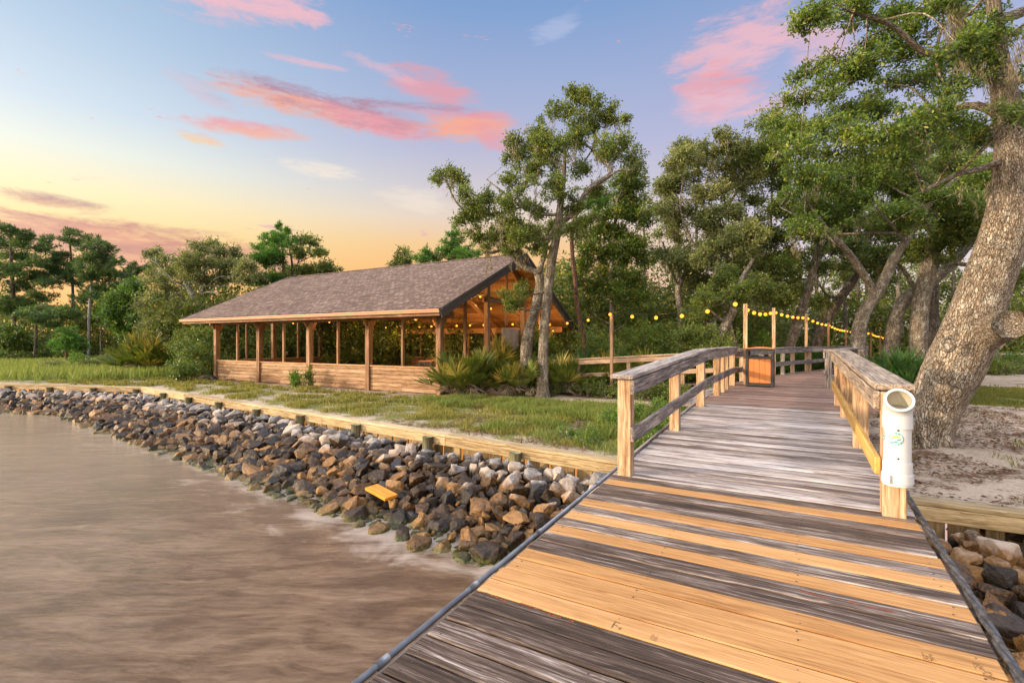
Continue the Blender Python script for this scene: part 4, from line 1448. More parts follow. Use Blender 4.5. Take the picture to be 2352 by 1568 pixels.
hw = PSZ / 2
for i in range(4):
    a0, a1 = AX[i + 1] + hw, AX[i] - hw
    low_wall((a0, B0 + .01), (a1, B0 + .01), (0, -1))
    low_wall((a0, B1 - .01), (a1, B1 - .01), (0, 1))
    ppost((a0 + a1) / 2, B0 + .01, BEAMZ - .1, .10, SILLZ, 'cedar', 'stud')
    ppost((a0 + a1) / 2, B1 - .01, 2.4, .10, SILLZ, 'cedar', 'stud')
GB = [B0, B0 + 3.1, B0 + 6.2, B1]
for a, e in ((AX[4], -1), (AX[0], 1)):
    for b_ in GB[1:3]: ppost(a, b_, roof_z(b_) - .16, .20)
    for j, (b0, b1) in enumerate(zip(GB[:-1], GB[1:])):
        if not (e == 1 and j == 1):
            low_wall((a, b0 + hw), (a, b1 - hw), (e, 0))
        ppost(a, (b0 + b1) / 2, roof_z((b0 + b1) / 2) - .16, .10, SILLZ if not (e == 1 and j == 1) else 2.6, 'cedar', 'stud')
    m = MB(); m.beam((a, GB[1] - .3, 3.62), (a, GB[2] + .3, 3.62), .1, .24, .005); P('tie_beam', m, 'ceiling' if e < 0 else 'cedar')
    for b_, db in ((GB[1], 1), (GB[2], -1)):
        m = MB(); m.beam((a, b_ + db * .1, 4.35 if e > 0 else 4.2), (a, b_ + db * 1.0, roof_z(b_ + db * 1.0) - .2), .08, .14, .005); P('knee_brace', m, 'ceiling')
        for s in (-e,):
            m = MB(); m.beam((a + s * .1, b_, 2.9), (a + s * 1.1, b_, 3.75), .08, .15, .005); P('knee_brace', m, 'ceiling')
# pale vertical boarded screen in the gable end
m = MB(); q = PA(1470 * .784, 960 * .784, 0, -11.35); q2 = PA(1540 * .784, 960 * .784, 0, -11.35)
nb = 14
for j in range(nb):
    b_ = q[1] + (q2[1] - q[1]) * (j + .5) / nb
    m.box((-11.35, b_, 1.62), (.03, (q2[1] - q[1]) / nb - .006, 1.75), None, .004)
sc_ = P('board_screen', m, 'pale_board')
m = MB(); m.beam((-11.315, q[1], 1.72), (-11.315, q2[1], 1.72), .03, .1); P('screen_rail', m, 'pale_board', sc_)
fl = MB(); fl.box((-18.15, 18.65, .10), (14.0, 9.1, .08), None, .004); P('floor_slab', fl, 'plank_far')
bt = bin_at(-13.45, 16.2, .14, 0.25, 'litter bin inside the pavilion, its lid just above the boarded wall', .6, .95)
# ------------------------------------------------------------------ walkway from the pavilion to the boardwalk, with its fence
fa_, fb_ = PZ(1222, 800, 18.3)[:2], PZ(1703, 800, 15.7)[:2]
fe = thing('fence', 'two rail timber fence running from the pavilion to the boardwalk behind the palmettos', 'fence', (*fa_, 0))
def fz(t, lo, hi): return lo + (hi - lo) * t
npst = 4
for i in range(npst + 1):
    t = i / npst; p = fa_ + (fb_ - fa_) * t
    m = MB(); zt = fz(t, 1.14, 1.58); m.box((*p, (zt - .3) / 2), (.12, .12, zt + .3), None, .006); m.build('post', M['fence'], fe)
dr = (fb_ - fa_) / np.linalg.norm(fb_ - fa_); nr_ = np.array((dr[1], -dr[0]))
for nme, lo, hi, w, h, off in (('cap_rail', 1.16, 1.60, .19, .045, 0), ('top_board', 1.04, 1.48, .04, .15, .085), ('lower_board', .58, 1.02, .04, .15, .085)):
    for t0, t1 in ((-.05, .5), (.5, 1.0)):
        p, q = fa_ + (fb_ - fa_) * t0 + nr_ * off, fa_ + (fb_ - fa_) * t1 + nr_ * off
        m = MB(); m.beam((*p, fz(t0, lo, hi)), (*q, fz(t1, lo, hi)), w, h, .005); m.build(nme, M['fence'], fe)
wk = thing('walkway', 'plank walkway between the pavilion and the boardwalk', 'walkway', (-4, 15.3, .4))
m = MB(); nn = 46
p0_, p1_ = np.array((-10.9, 13.9)), np.array((-1.5, 17.2))
a_, b_ = fa_ + np.array((-.3, .2)), fb_ + np.array((-.1, .3))
for i in range(nn):
    t = (i + .5) / nn
    c = a_ + (b_ - a_) * t - nr_ * 0.95
    R = np.array(((nr_[0], dr[0], 0), (nr_[1], dr[1], 0), (0, 0, 1)))
    m.box((*c, fz(t, .10, DFLAT - .25) - .02), (1.8, np.linalg.norm(b_ - a_) / nn - .006, .038), R, .003)
m.build('planking', M['plank_far'], wk)

# ------------------------------------------------------------------ light poles and strings of bulbs
def pole_label(i):
    return ['slim timber light pole standing behind the fence between the pavilion and the bin',
            'first timber light pole of the row, rising behind the orange litter bin',
            'timber light pole rising over the other corner of the orange litter bin',
            'timber light pole at the bend of the boardwalk rail, past the bin', 'fourth timber light pole of the curving row past the bin',
            'fifth timber light pole of the curving row, half hidden by the rail cap', 'sixth timber light pole of the curving row', 'seventh timber light pole of the curving row near the forked oak',
            'eighth timber light pole of the curving row', 'last small timber light pole of the row by the palmettos'][i]
PL_ = [(1792, 920, 16.7), (2184, 890, 12.45), (2267, 902, 15.4), (2362, 920, 17.9), (2427, 944, 22), (2478, 962, 26), (2551, 970, 29), (2578, 980, 32), (2603, 985, 34)]
tops = []
pol = []
for i, (xs, ys, Z) in enumerate(PL_):
    p = PZ(xs * .784, ys * .784, Z)
    w = .095
    m = MB(); z0 = 0 if i == 0 else min(DFLAT, DFLAT - (Z - 18) * .05 if Z > 18 else DFLAT) - 1.0
    m.box((p[0], p[1], (p[2] + z0) / 2), (w, w, p[2] - z0), None, .005)
    tag(m.build('light_pole', M['post_tan' if i in (1, 2, 3) else 'pole_brown']), pole_label(i), 'pole', 'light poles along the boardwalk')
    tops.append(p + np.array((0, 0, -.03)))


def bulb_sphere(r, c):
    b = bmesh.new(); bmesh.ops.create_uvsphere(b, u_segments=12, v_segments=8, radius=r)
    V = np.array([v.co for v in b.verts]) + c; F = [[v.index for v in f.verts] for f in b.faces]; b.free()
    m = MB()
    for n in (3, 4):
        q = [f for f in F if len(f) == n]
        if q: m.add(V, q)
    return m


def light_string(label, cord, bulbs, watt=0.0, every=1, r=.036):
    root = thing('string_lights', label, 'string lights', tuple(bulbs[0]))
    for c in cord:
        m = MB(); m.tube(c, .007, 5); m.build('cord', M['wire'], root)
    for i, p in enumerate(bulbs):
        k = bulb_sphere(r, p).build('bulb', M['bulb'], root, True)
        s = MB(); s.tube([np.array(p) + (0, 0, r * .9), np.array(p) + (0, 0, r * .9 + .06)], .016, 8); s.build('socket', M['wire'], k)
        if watt and i % every == 0:
            L = bpy.data.lights.new('bulb_light', 'POINT'); L.energy = watt; L.color = (1.0, .52, .16); L.shadow_soft_size = .06
            lo = bpy.data.objects.new('bulb_light', L); COL.objects.link(lo); lo.location = np.array(p) + np.array((0, 0, -.10)); lo.parent = root; lo.matrix_parent_inverse = Matrix.Translation(-Vector(root.location))
    return root


def sag(p, q, n, s):
    t = np.linspace(0, 1, n)[:, None]
    c = np.asarray(p) * (1 - t) + np.asarray(q) * t
    c[:, 2] -= (4 * s * t * (1 - t))[:, 0]
    return c


up_ = np.array((0, 0, .10))
# inside, along the far beam
xb = [(1071, 942), (1130, 959), (1163, 959), (1229, 957), (1264, 956), (1338, 954), (1377, 953), (1417, 952), (1502, 950), (1562, 952), (1610, 951)]
bl = [PA(x * .784, y * .784, 1, 21.9) for x, y in xb]
light_string('warm bulbs strung along the far beam inside the pavilion', [np.array([p + up_ for p in bl])], bl, 36, 2, .055)
xb = [(1361.6, 890.6), (1407, 869), (1440, 875.6), (1438, 904)]
bl = [PA(x * .784, y * .784, 0, -11.5 - .35 * i) for i, (x, y) in enumerate(xb)]
light_string('four warm bulbs looped up to the gable rafters of the pavilion', [np.array([p + up_ for p in bl])], bl, 24, 1, .05)
# hidden run along the near plate
bl = [np.array((a, B0 + .9, 2.75)) for a in (-13, -15.5, -18.0, -20.5, -23)]
light_string('warm bulbs strung under the near eave inside the pavilion', [np.array([p + up_ for p in bl])], bl, 20, 2, .035)
# pavilion to poles
pk = [(1661.7, 946.7, 22.0), (1723, 937.8, 20.0), (1787.5, 921, 16.7), (1852, 927.5, 15.7), (1922, 930.6, 14.8), (1997.5, 925.5, 13.9), (2072.7, 912, 13.2), (2154, 891, 12.5)]
bl = [PZ(x * .784, y * .784, Z) for x, y, Z in pk]
cz = [np.array([p + up_ for p in bl])]
light_string('widely spaced warm bulbs strung from the pavilion to the first light pole behind the bin', cz, bl, 7, 2, .055)
bl, cords = [], []
cnt = (5, 6, 5, 7, 7, 5, 4)
for j, n in enumerate(cnt):
    p, q = tops[j + 1], tops[j + 2]
    c = sag(p, q, 14, .06 if j else .1)
    cords.append(c)
    for t in (np.arange(n) + .3) / n:
        x = p * (1 - t) + q * t; x = x.copy(); x[2] -= 4 * (.06 if j else .1) * t * (1 - t) + .10
        bl.append(x)
e_ = PZ(2660 * .784, 988 * .784, 38); cords.append(sag(tops[-1], e_, 8, .05))
for t in (.2, .45, .7, .95): bl.append(tops[-1] * (1 - t) + e_ * t)
light_string('closely spaced warm bulbs strung from pole to pole along the boardwalk', cords, bl, 8, 3, .048)
# picnic table far behind the leaning oak
tb = PG(2334, 842, 0.0); tb = PZ(2336, 835, 30)
pt = thing('picnic_table', 'pale picnic table far back under the trees behind the leaning oak', 'picnic table', (tb[0], tb[1], 0))
R = np.array(((CY, -SY, 0), (SY, CY, 0), (0, 0, 1)))
def pb_(n, c, s):
    m = MB(); m.box(np.array((tb[0], tb[1], 0)) + R @ np.array(c), s, R, .01); m.build(n, M['pale_board'], pt)
pb_('table_top', (0, 0, 1.15), (2.4, .9, .06)); pb_('seat', (0, -.75, .72), (2.4, .3, .05)); pb_('seat', (0, .75, .72), (2.4, .3, .05))
for sx in (-.9, .9):
    for sy in (-.5, .5): pb_('leg', (sx, sy, .55), (.1, .1, 1.1))
    pb_('crosspiece', (sx, 0, .66), (.06, 1.7, .08))
# ------------------------------------------------------------------ trees
def unit(v): return v / (np.linalg.norm(v, axis=-1, keepdims=True) + 1e-9)


def quads(C, D, Nn, ln, wd, tint, mb):
    """leaf blades: rhombus at C along D with side vector from Nn"""
    n = len(C)
    D = unit(D); Sd = unit(np.cross(D, Nn))
    ln = np.broadcast_to(ln, (n,))[:, None]; wd = np.broadcast_to(wd, (n,))[:, None]
    up = np.cross(Sd, D)
    V = np.empty((n, 4, 3))
    V[:, 0] = C
    V[:, 1] = C + D * ln * .55 + Sd * wd * .5 + up * wd * .12
    V[:, 2] = C + D * ln
    V[:, 3] = C + D * ln * .55 - Sd * wd * .5 + up * wd * .12
    mb.add(V.reshape(-1, 3), np.arange(4 * n).reshape(n, 4), np.zeros((4 * n, 3)), np.repeat(np.broadcast_to(tint, (n,)), 4))


def oak_clump(mb, tw, c, rad, L, r, dens=1.0, tbase=0.0, anchor=None, flat=1.0):
    """twigs with leaves filling an uneven ellipsoid"""
    rad = np.array(rad)
    area = math.pi * rad[0] * rad[2]
    nleaf = int(dens * 2.3 * area / (.26 * L * L)) + 8
    per = 11
    ng = max(4, nleaf // per)
    d = unit(r.normal(size=(ng, 3)))
    q = d * (r.random(ng) ** .38)[:, None] * (1 + .22 * np.sin(d[:, :1] * 5 + r.uniform(0, 6)) * np.cos(d[:, 2:] * 4 + r.uniform(0, 6)))
    gc = c + q * rad
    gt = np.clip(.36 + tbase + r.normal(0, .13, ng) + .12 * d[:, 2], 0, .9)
    # each sprig: leaves along a short twig pointing outwards
    td = unit(d * .8 + r.normal(0, .55, (ng, 3)) + np.array((0, 0, .12)))
    s = r.uniform(-.5, .6, (ng, per))
    C = gc[:, None, :] + td[:, None, :] * (s * L * 2.9)[..., None] + r.normal(0, L * .42, (ng, per, 3))
    Dv = unit(td[:, None, :] * .7 + r.normal(0, .75, (ng, per, 3)))
    Nv = unit(r.normal(0, .7, (ng, per, 3)) + np.array((0, 0, .9)))
    tt = np.clip(gt[:, None] + r.normal(0, .10, (ng, per)), 0, .93)
    g = r.random((ng, per)) < .045
    tt = np.where(g, r.uniform(.93, 1.0, (ng, per)), tt)
    ll = L * r.uniform(.7, 1.25, (ng, per))
    quads(C.reshape(-1, 3), Dv.reshape(-1, 3), Nv.reshape(-1, 3), ll.ravel(), (ll * .46).ravel(), tt.ravel(), mb)
    if tw is not None:
        k = min(ng, max(5, int(ng * .10)))
        base = c - np.array((0, 0, rad[2] * .35)) if anchor is None else c * .75 + anchor * .25
        for i in r.choice(ng, k, replace=False):
            m_ = base * .45 + gc[i] * .55 + r.normal(0, .12, 3) * rad
            tw.tube([base, m_, gc[i] + td[i] * L], (L * .16, L * .11, L * .05), 4, 0, .5, False)


def pine_clump(mb, tw, c, rad, L, r, dens=1.0, tbase=0.0, anchor=None, flat=1.0):
    rad = np.array(rad)
    area = math.pi * rad[0] * rad[2]
    per = 13
    ng = max(4, int(dens * 1.5 * area / (.11 * L * L) / per))
    d = unit(r.normal(size=(ng, 3)))
    gc = c + d * (r.random(ng) ** .42)[:, None] * rad
    ax = unit(d * np.array((1, 1, .35)) + np.array((0, 0, .75)) + r.normal(0, .25, (ng, 3)))
    Dv = unit(ax[:, None, :] * .75 + r.normal(0, .75, (ng, per, 3)))
    C = gc[:, None, :] + ax[:, None, :] * r.uniform(-.35, .35, (ng, per))[..., None] * L
    Nv = unit(r.normal(size=(ng, per, 3)))
    tt = np.clip(.38 + tbase + r.normal(0, .13, ng)[:, None] + r.normal(0, .1, (ng, per)), 0, .95)
    ll = L * r.uniform(.75, 1.2, (ng, per))
    quads(C.reshape(-1, 3), Dv.reshape(-1, 3), Nv.reshape(-1, 3), ll.ravel(), (ll * .17).ravel(), tt.ravel(), mb)
    if tw is not None:
        k = min(ng, 4)
        base = c - np.array((0, 0, rad[2] * .6)) if anchor is None else c * .7 + anchor * .3
        for i in r.choice(ng, k, replace=False):
            tw.tube([base, base * .5 + gc[i] * .5 - np.array((0, 0, .08 * rad[2])), gc[i]], (L * .12, L * .08, L * .04), 4, 0, .5, False)


def spline(pts, n):
    """smooth curve through 3D points with radii in the 4th column"""
    P_ = np.asarray(pts, float)
    if len(P_) < 3: 
        t = np.linspace(0, 1, n)[:, None]; return P_[0] * (1 - t) + P_[-1] * t
    Q = np.vstack((2 * P_[0] - P_[1], P_, 2 * P_[-1] - P_[-2]))
    out = []
    m = len(P_) - 1
    for i in range(m):
        p0, p1, p2, p3 = Q[i:i + 4]
        k = max(2, n // m)
        for t in np.linspace(0, 1, k, endpoint=False):
            out.append(.5 * ((2 * p1) + (-p0 + p2) * t + (2 * p0 - 5 * p1 + 4 * p2 - p3) * t * t + (-p0 + 3 * p1 - 3 * p2 + p3) * t ** 3))
    out.append(P_[-1])
    return np.array(out)


TREE_N = [0]
DK = 2.2
def tree(name, label, cat, Z, trunk, limbs=(), clumps=(), leaf='oak', bk='bark', kind='oak', lpx=2.6, dens=1.0, moss=0, conv=None, depth_r=.9, spread=.35, group=None, ground=0.0, tb=0.0, seed=None, mosslen=(1.0), twigs=True, seg=12, wob=.09, roots=0):
    """picture shaped tree: trunk and limbs are (x, y, radius px), clumps (x, y, rx, ry[, dz]); all stand at their own distance Z in metres"""
    TREE_N[0] += 1
    r = np.random.default_rng(1000 + TREE_N[0] if seed is None else seed)
    cv = conv or (lambda x, y: (x, y))
    cs = 1.0 if conv is None else conv.s
    k = Z / FD
    def p3(x, y, dz=0.0):
        X, Y = cv(x, y)
        return PZ(X, Y, Z + dz)
    cw = max([abs(cv(c[0], 0)[0] - cv(trunk[-1][0], 0)[0]) for c in clumps] + [30]) * k
    L = max(.05, lpx * 2.297 * k)          # leaf length: about lpx pixels of the final picture
    tr = MB()
    tp = [np.array((*p3(t[0], t[1], t[3] if len(t) > 3 else 0), t[2] * cs * k)) for t in trunk]
    if tp[0][2] > ground - .05:
        b = tp[0].copy(); b[2] = ground - .15; tp[0][3] = tp[0][3]; b[3] *= 1.25; tp.insert(0, b)
    sp = spline(tp, 26)
    tr.tube(sp[:, :3], np.maximum(sp[:, 3], .012), seg, wob)
    sk = [sp[len(sp) // 3:]]
    for l in limbs:
        dz = 0.0; pts = []
        tgt = r.normal(0, spread * cw * .8)
        for i, q in enumerate(l):
            pts.append(np.array((*p3(q[0], q[1], (q[3] if len(q) > 3 else tgt * (i / max(1, len(l) - 1)) ** 1.3)), q[2] * cs * k * .8)))
        # start on the nearest skeleton point
        allp = np.concatenate(sk); j = np.argmin(((allp[:, :3] - pts[0][:3]) ** 2).sum(1)); sh = allp[j, :3] - pts[0][:3]
        if np.linalg.norm(sh) < 3: 
            for i in range(len(pts)): pts[i][:3] += sh * (1 - i / max(1, len(pts) - 1))
        s_ = spline(pts, 16)
        tr.tube(s_[:, :3], np.maximum(s_[:, 3], .01), 8, wob)
        sk.append(s_)
    sk = np.concatenate(sk)
    root = thing(name, label, cat, tuple(np.array((*tp[0][:2], ground))), group)
    cr, tw, mlist = MB(), MB(), []
    fn = oak_clump if kind == 'oak' else pine_clump
    for c in clumps:
        dz = c[4] if len(c) > 4 else r.normal(0, spread) * cw
        rx, ry = c[2] * cs * k * 1.12, c[3] * cs * k * 1.12
        ctr = p3(c[0], c[1], dz)
        if ctr[2] - ry < ground + .1: ctr[2] = max(ctr[2], ground + .1 + ry * .5)
        j = np.argmin(((sk[:, :3] - ctr) ** 2).sum(1) + np.where(sk[:, 2] > ctr[2] + ry, 4.0 * ry * ry, 0))
        an = sk[j, :3]
        g = np.linalg.norm(an - ctr)
        if twigs and g > .15:
            m_ = (an + ctr) / 2 + r.normal(0, .08, 3) * g + np.array((0, 0, .06 * g))
            r0 = min(sk[j, 3] * .5, max(.012, .045 * g))
            tr.tube(spline([np.array((*an, r0)), np.array((*m_, r0 * .7)), np.array((*ctr, r0 * .35))], 8)[:, :3], np.linspace(r0, r0 * .35, 9)[:len(spline([np.array((*an, r0)), np.array((*m_, r0 * .7)), np.array((*ctr, r0 * .35))], 8))], 6, .05)
        # several uneven lobes instead of one ball
        nl = int(np.clip((rx * ry) / (7.5 * L) ** 2, 4, 12)) if kind == 'oak' else 4
        for q_ in range(nl + 3):
            out = q_ >= nl                                   # a few sprigs outside, for a ragged edge
            o = unit(r.normal(size=3)) * (r.uniform(.25, .85) if not out else r.uniform(.9, 1.3)) * np.array((rx, rx * depth_r, ry * .92))
            f = r.uniform(.40, .62) if not out else r.uniform(.16, .28)
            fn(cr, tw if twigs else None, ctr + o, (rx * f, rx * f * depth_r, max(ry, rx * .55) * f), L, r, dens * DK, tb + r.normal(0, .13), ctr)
        if moss and r.random() < moss:
            ms = MB()
            for _ in range(int(r.integers(2, 5))):
                moss_strand(ms, ctr + r.normal(0, .5, 3) * np.array((rx, rx, ry * .4)), r, Z)
            mlist.append(ms)
    if roots:
        b0 = tp[0][:3]; R_ = tp[1][3]
        for a_ in np.arange(0, 6.28, 6.28 / roots) + .4:
            d_ = np.array((math.cos(a_), math.sin(a_), 0)); q_ = r.uniform(1.05, 1.35)
            tr.tube(spline([np.array((*(b0 + d_ * R_ * .45 + (0, 0, R_ * 1.25)), R_ * .42)), np.array((*(b0 + d_ * R_ * .95 + (0, 0, R_ * .55)), R_ * .36)), np.array((*(b0 + d_ * R_ * q_ + (0, 0, R_ * .22)), R_ * .22)), np.array((*(b0 + d_ * R_ * (q_ + .4) + (0, 0, -R_ * .02)), R_ * .1))], 12)[:, :3], np.linspace(R_ * .42, R_ * .1, 13), 10, .08)
    tr.build('trunk', M[bk], root, True)
    if cr.n: build2('crown', cr, leaf, tw, bk, root)
    for ms in mlist: ms.build('hanging_moss', M['moss'], root)
    return root


def moss_strand(mb, p, r, Z, ln=None, w=None):
    n = 46
    ln = ln or r.uniform(.35, 1.0); w = w or r.uniform(.06, .14)
    t = r.random(n) ** .8
    C = p + np.stack((r.normal(0, 1, n) * w * (1 - t * .75), r.normal(0, 1, n) * w * (1 - t * .75), -t * ln), 1)
    D = np.stack((r.normal(0, .28, n), r.normal(0, .28, n), -np.ones(n)), 1)
    quads(C, D, r.normal(size=(n, 3)), r.uniform(.14, .3, n) * ln * .9, max(.012, .0011 * Z), np.clip(.5 + r.normal(0, .2, n), 0, 1), mb)


class Conv:
    def __init__(s, ox, oy, k): s.ox, s.oy, s.s = ox, oy, k
    def __call__(s, x, y): return s.ox + s.s * x, s.oy + s.s * y


A1 = Conv(941, 157, .3)            # picture windows the outlines were read in
A2 = Conv(1450.6, 235.3, .4)
A3 = Conv(0, 470.4, .275)
A4 = Conv(274.4, 470.4, .275)
A5 = Conv(1724.8, 0, .4)

# oak before the pavilion
tree('oak_tree', 'tall lichen-barked oak rising in front of the pavilion gable, with a crooked upper limb', 'tree', 16.6,
     [(1025, 2515, 60), (1020, 2440, 46), (1022, 2200, 40), (1035, 1950, 38), (1060, 1700, 37), (1085, 1480, 35), (1125, 1280, 30), (1145, 1120, 28), (1165, 950, 22), (1185, 760, 15), (1190, 600, 8)],
     [[(1140, 1170, 30), (1200, 1130, 26), (1290, 1055, 25), (1330, 960, 24), (1390, 890, 24), (1480, 840, 24), (1545, 790, 22), (1520, 730, 20), (1450, 670, 22), (1405, 610, 22), (1425, 545, 20), (1400, 430, 10), (1390, 330, 6)],
      [(1085, 1390, 20), (1000, 1385, 16), (920, 1390, 14), (830, 1350, 10), (740, 1290, 7)],
      [(1120, 1270, 14), (1040, 1300, 13), (960, 1310, 11), (900, 1330, 8)],
      [(1150, 1100, 18), (1000, 1100, 14), (860, 1050, 13), (740, 960, 11), (660, 900, 8), (590, 850, 5)],
      [(860, 1050, 12), (700, 1100, 11), (520, 1110, 10), (400, 1070, 9), (320, 960, 8), (280, 860, 6), (190, 800, 4)],
      [(1180, 800, 12), (1050, 700, 10), (950, 620, 7), (850, 560, 5)], [(1190, 650, 8), (1260, 480, 7), (1320, 300, 5), (1330, 200, 3)],
      [(1545, 790, 14), (1620, 760, 9), (1720, 780, 6)], [(1405, 610, 10), (1330, 560, 9), (1250, 570, 6)]],
     [(1300, 225, 100, 80), (1350, 190, 50, 50), (1240, 170, 30, 40), (1480, 320, 110, 90), (1150, 350, 120, 70), (1350, 420, 130, 90), (1570, 380, 80, 50), (1660, 395, 30, 15), (1000, 480, 110, 70), (830, 550, 110, 70), (950, 620, 130, 80), (1150, 590, 150, 100),
      (1300, 560, 110, 90), (1560, 570, 120, 80), (1650, 690, 120, 80), (1730, 790, 80, 55), (780, 680, 80, 70), (900, 770, 110, 70), (1080, 760, 130, 80), (1300, 760, 110, 70), (1490, 680, 80, 80), (800, 860, 110, 60), (1050, 870, 120, 60), (640, 1000, 110, 50),
      (770, 1020, 120, 70), (500, 1060, 110, 60), (950, 1050, 110, 70), (430, 960, 60, 60), (380, 870, 60, 55), (240, 820, 80, 42), (330, 800, 50, 40), (200, 850, 45, 25), (600, 1140, 130, 70), (450, 1180, 100, 70), (800, 1170, 120, 70), (650, 1270, 130, 70), (850, 1300, 120, 70),
      (950, 1240, 100, 70), (1000, 1380, 100, 50), (780, 1390, 90, 45), (500, 1290, 100, 60), (1250, 1080, 90, 60), (1250, 1240, 100, 70), (1380, 1180, 80, 60), (1180, 950, 90, 60), (1420, 960, 80, 60), (820, 1720, 110, 80, -.6), (790, 1830, 70, 60, -.5)],
     'oak', 'bark', conv=A1, moss=.30, lpx=2.6, dens=.82, spread=.2)
# companion leaning from the palmettos, forked under the roof edge
tree('oak_tree', 'forked grey oak leaning beside the taller oak, its fork level with the pavilion roof edge', 'tree', 17.8,
     [(890, 2190, 46), (910, 2020, 40), (950, 1880, 38), (985, 1740, 38), (1000, 1640, 38), (985, 1565, 34)],
     [[(985, 1570, 34), (930, 1550, 30), (870, 1520, 27), (820, 1480, 24), (775, 1430, 20), (715, 1390, 17), (640, 1410, 14), (580, 1405, 10)],
      [(985, 1570, 34), (1010, 1500, 28), (1035, 1420, 25), (1050, 1340, 20), (1100, 1230, 12), (1160, 1150, 7)], [(820, 1480, 14), (860, 1420, 11), (840, 1370, 8)]],
     [(620, 1370, 80, 40), (700, 1330, 80, 40), (800, 1300, 80, 50), (1120, 1180, 90, 60), (1060, 1260, 70, 50)],
     'oak', 'bark', conv=A1, moss=.9, lpx=2.3, dens=.7, spread=.25)
# broad dark tree right of them
tree('magnolia_tree', 'dense glossy dark green tree behind the fence next to the tall oak', 'tree', 22,
     [(1540, 2200, 18), (1545, 1900, 17), (1540, 1560, 15), (1560, 1300, 12), (1590, 1000, 8)], [[(1540, 1700, 8), (1430, 1560, 6), (1350, 1500, 4)], [(1550, 1500, 8), (1680, 1380, 6), (1760, 1290, 4)], [(1540, 1950, 7), (1440, 1900, 5), (1380, 1850, 3)], [(1540, 2080, 7), (1650, 1960, 5)]],
     [(1620, 880, 130, 80), (1740, 960, 110, 90), (1530, 1000, 130, 90), (1660, 1080, 140, 90), (1780, 1120, 90, 80), (1480, 1130, 110, 80), (1600, 1220, 150, 100), (1740, 1290, 140, 100), (1430, 1260, 110, 80), (1520, 1400, 140, 90), (1680, 1440, 140, 90), (1800, 1430, 90, 80), (1360, 1360, 100, 70), (1360, 1500, 110, 80), (1500, 1560, 120, 80), (1700, 1600, 130, 80),
      (1320, 1640, 100, 70), (1450, 1700, 120, 80), (1620, 1740, 130, 80), (1330, 1800, 110, 70), (1760, 1740, 100, 70), (1500, 1880, 120, 70), (1680, 1900, 120, 70)],
     'magnolia', 'bark', conv=A1, lpx=2.7, dens=.95, spread=.3)
tree('pine_tree', 'slim red-barked pine leaning behind the far corner of the pavilion', 'tree', 19.5,
     [(1345, 2190, 21), (1330, 2050, 19), (1285, 1850, 18), (1265, 1600, 17), (1240, 1350, 15), (1260, 1150, 11), (1400, 1020, 6)], [], [(1430, 990, 80, 60), (1480, 1060, 60, 50), (1380, 1040, 50, 40), (1300, 1200, 50, 40)], 'pine_bright', 'bark_pine', 'pine', conv=A1, lpx=4, dens=1.0, spread=.1)
# oaks along the boardwalk, from the dense crown behind the bin to the leaning giant
tree('oak_tree', 'wide grey-green oak behind the bin whose crown droops to the string lights', 'tree', 24,
     [(290, 1420, 20), (285, 1300, 18), (275, 1150, 17), (270, 1060, 17), (320, 960, 15), (410, 890, 13), (440, 800, 11), (500, 680, 9), (600, 520, 7), (700, 330, 5)],
     [[(275, 1060, 10), (220, 940, 8), (180, 800, 5)], [(410, 890, 9), (330, 760, 7), (280, 600, 5), (300, 420, 4)], [(500, 680, 8), (560, 820, 6), (640, 920, 4)], [(600, 520, 6), (480, 420, 5), (430, 320, 3)]],
     [(330, 255, 90, 60), (430, 270, 70, 50), (540, 190, 60, 40), (560, 250, 100, 60), (640, 270, 70, 60), (260, 350, 100, 70), (420, 370, 130, 80), (570, 380, 120, 80), (170, 480, 80, 70), (310, 480, 130, 90), (480, 510, 130, 80), (200, 610, 90, 70), (330, 630, 140, 80), (500, 640, 120, 80),
      (240, 750, 120, 80), (400, 780, 140, 90), (560, 770, 120, 80), (180, 880, 80, 60), (300, 900, 130, 80), (450, 930, 130, 80), (600, 920, 120, 90), (420, 1050, 120, 70), (560, 1070, 120, 60), (690, 950, 100, 90), (710, 1080, 90, 50), (650, 800, 90, 80), (640, 420, 90, 70), (620, 620, 90, 70)],
     'oak_grey', 'bark', conv=A2, lpx=2.9, dens=.85, moss=.18, spread=.28)
tree('oak_tree', 'slanting oak trunk leaning over the string lights just behind the bin', 'tree', 18.5,
     [(480, 1420, 26), (500, 1350, 25), (545, 1270, 24), (575, 1220, 22), (600, 1120, 18), (640, 1000, 14), (700, 900, 9)], [],
     [(360, 1260, 110, 70), (300, 1340, 100, 60), (420, 1330, 80, 50), (480, 1190, 80, 60), (560, 1130, 90, 50), (400, 1150, 90, 60), (620, 1090, 80, 50), (700, 1050, 80, 50), (780, 1070, 80, 40)], 'oak', 'bark', conv=A2, lpx=2.5, dens=.85, spread=.3)
tree('oak_tree', 'short leaning oak stem beside the slanting trunk behind the bin', 'tree', 19.5, [(595, 1420, 20), (575, 1340, 19), (550, 1240, 17), (540, 1150, 13), (520, 1000, 8)], [], [(520, 1010, 80, 60), (600, 1010, 80, 60), (460, 1080, 70, 50)], 'oak', 'bark', conv=A2, lpx=2.5, spread=.3)
tree('oak_tree', 'upright grey oak stem wrapped in leaves where the spaced bulbs meet the row of poles', 'tree', 21, [(470, 1360, 20), (465, 1250, 19), (460, 1130, 16), (480, 980, 12), (520, 800, 8)], [], [(480, 820, 80, 60), (560, 850, 80, 60), (420, 900, 70, 60)], 'oak_grey', 'bark', conv=A2, lpx=2.5, spread=.3)
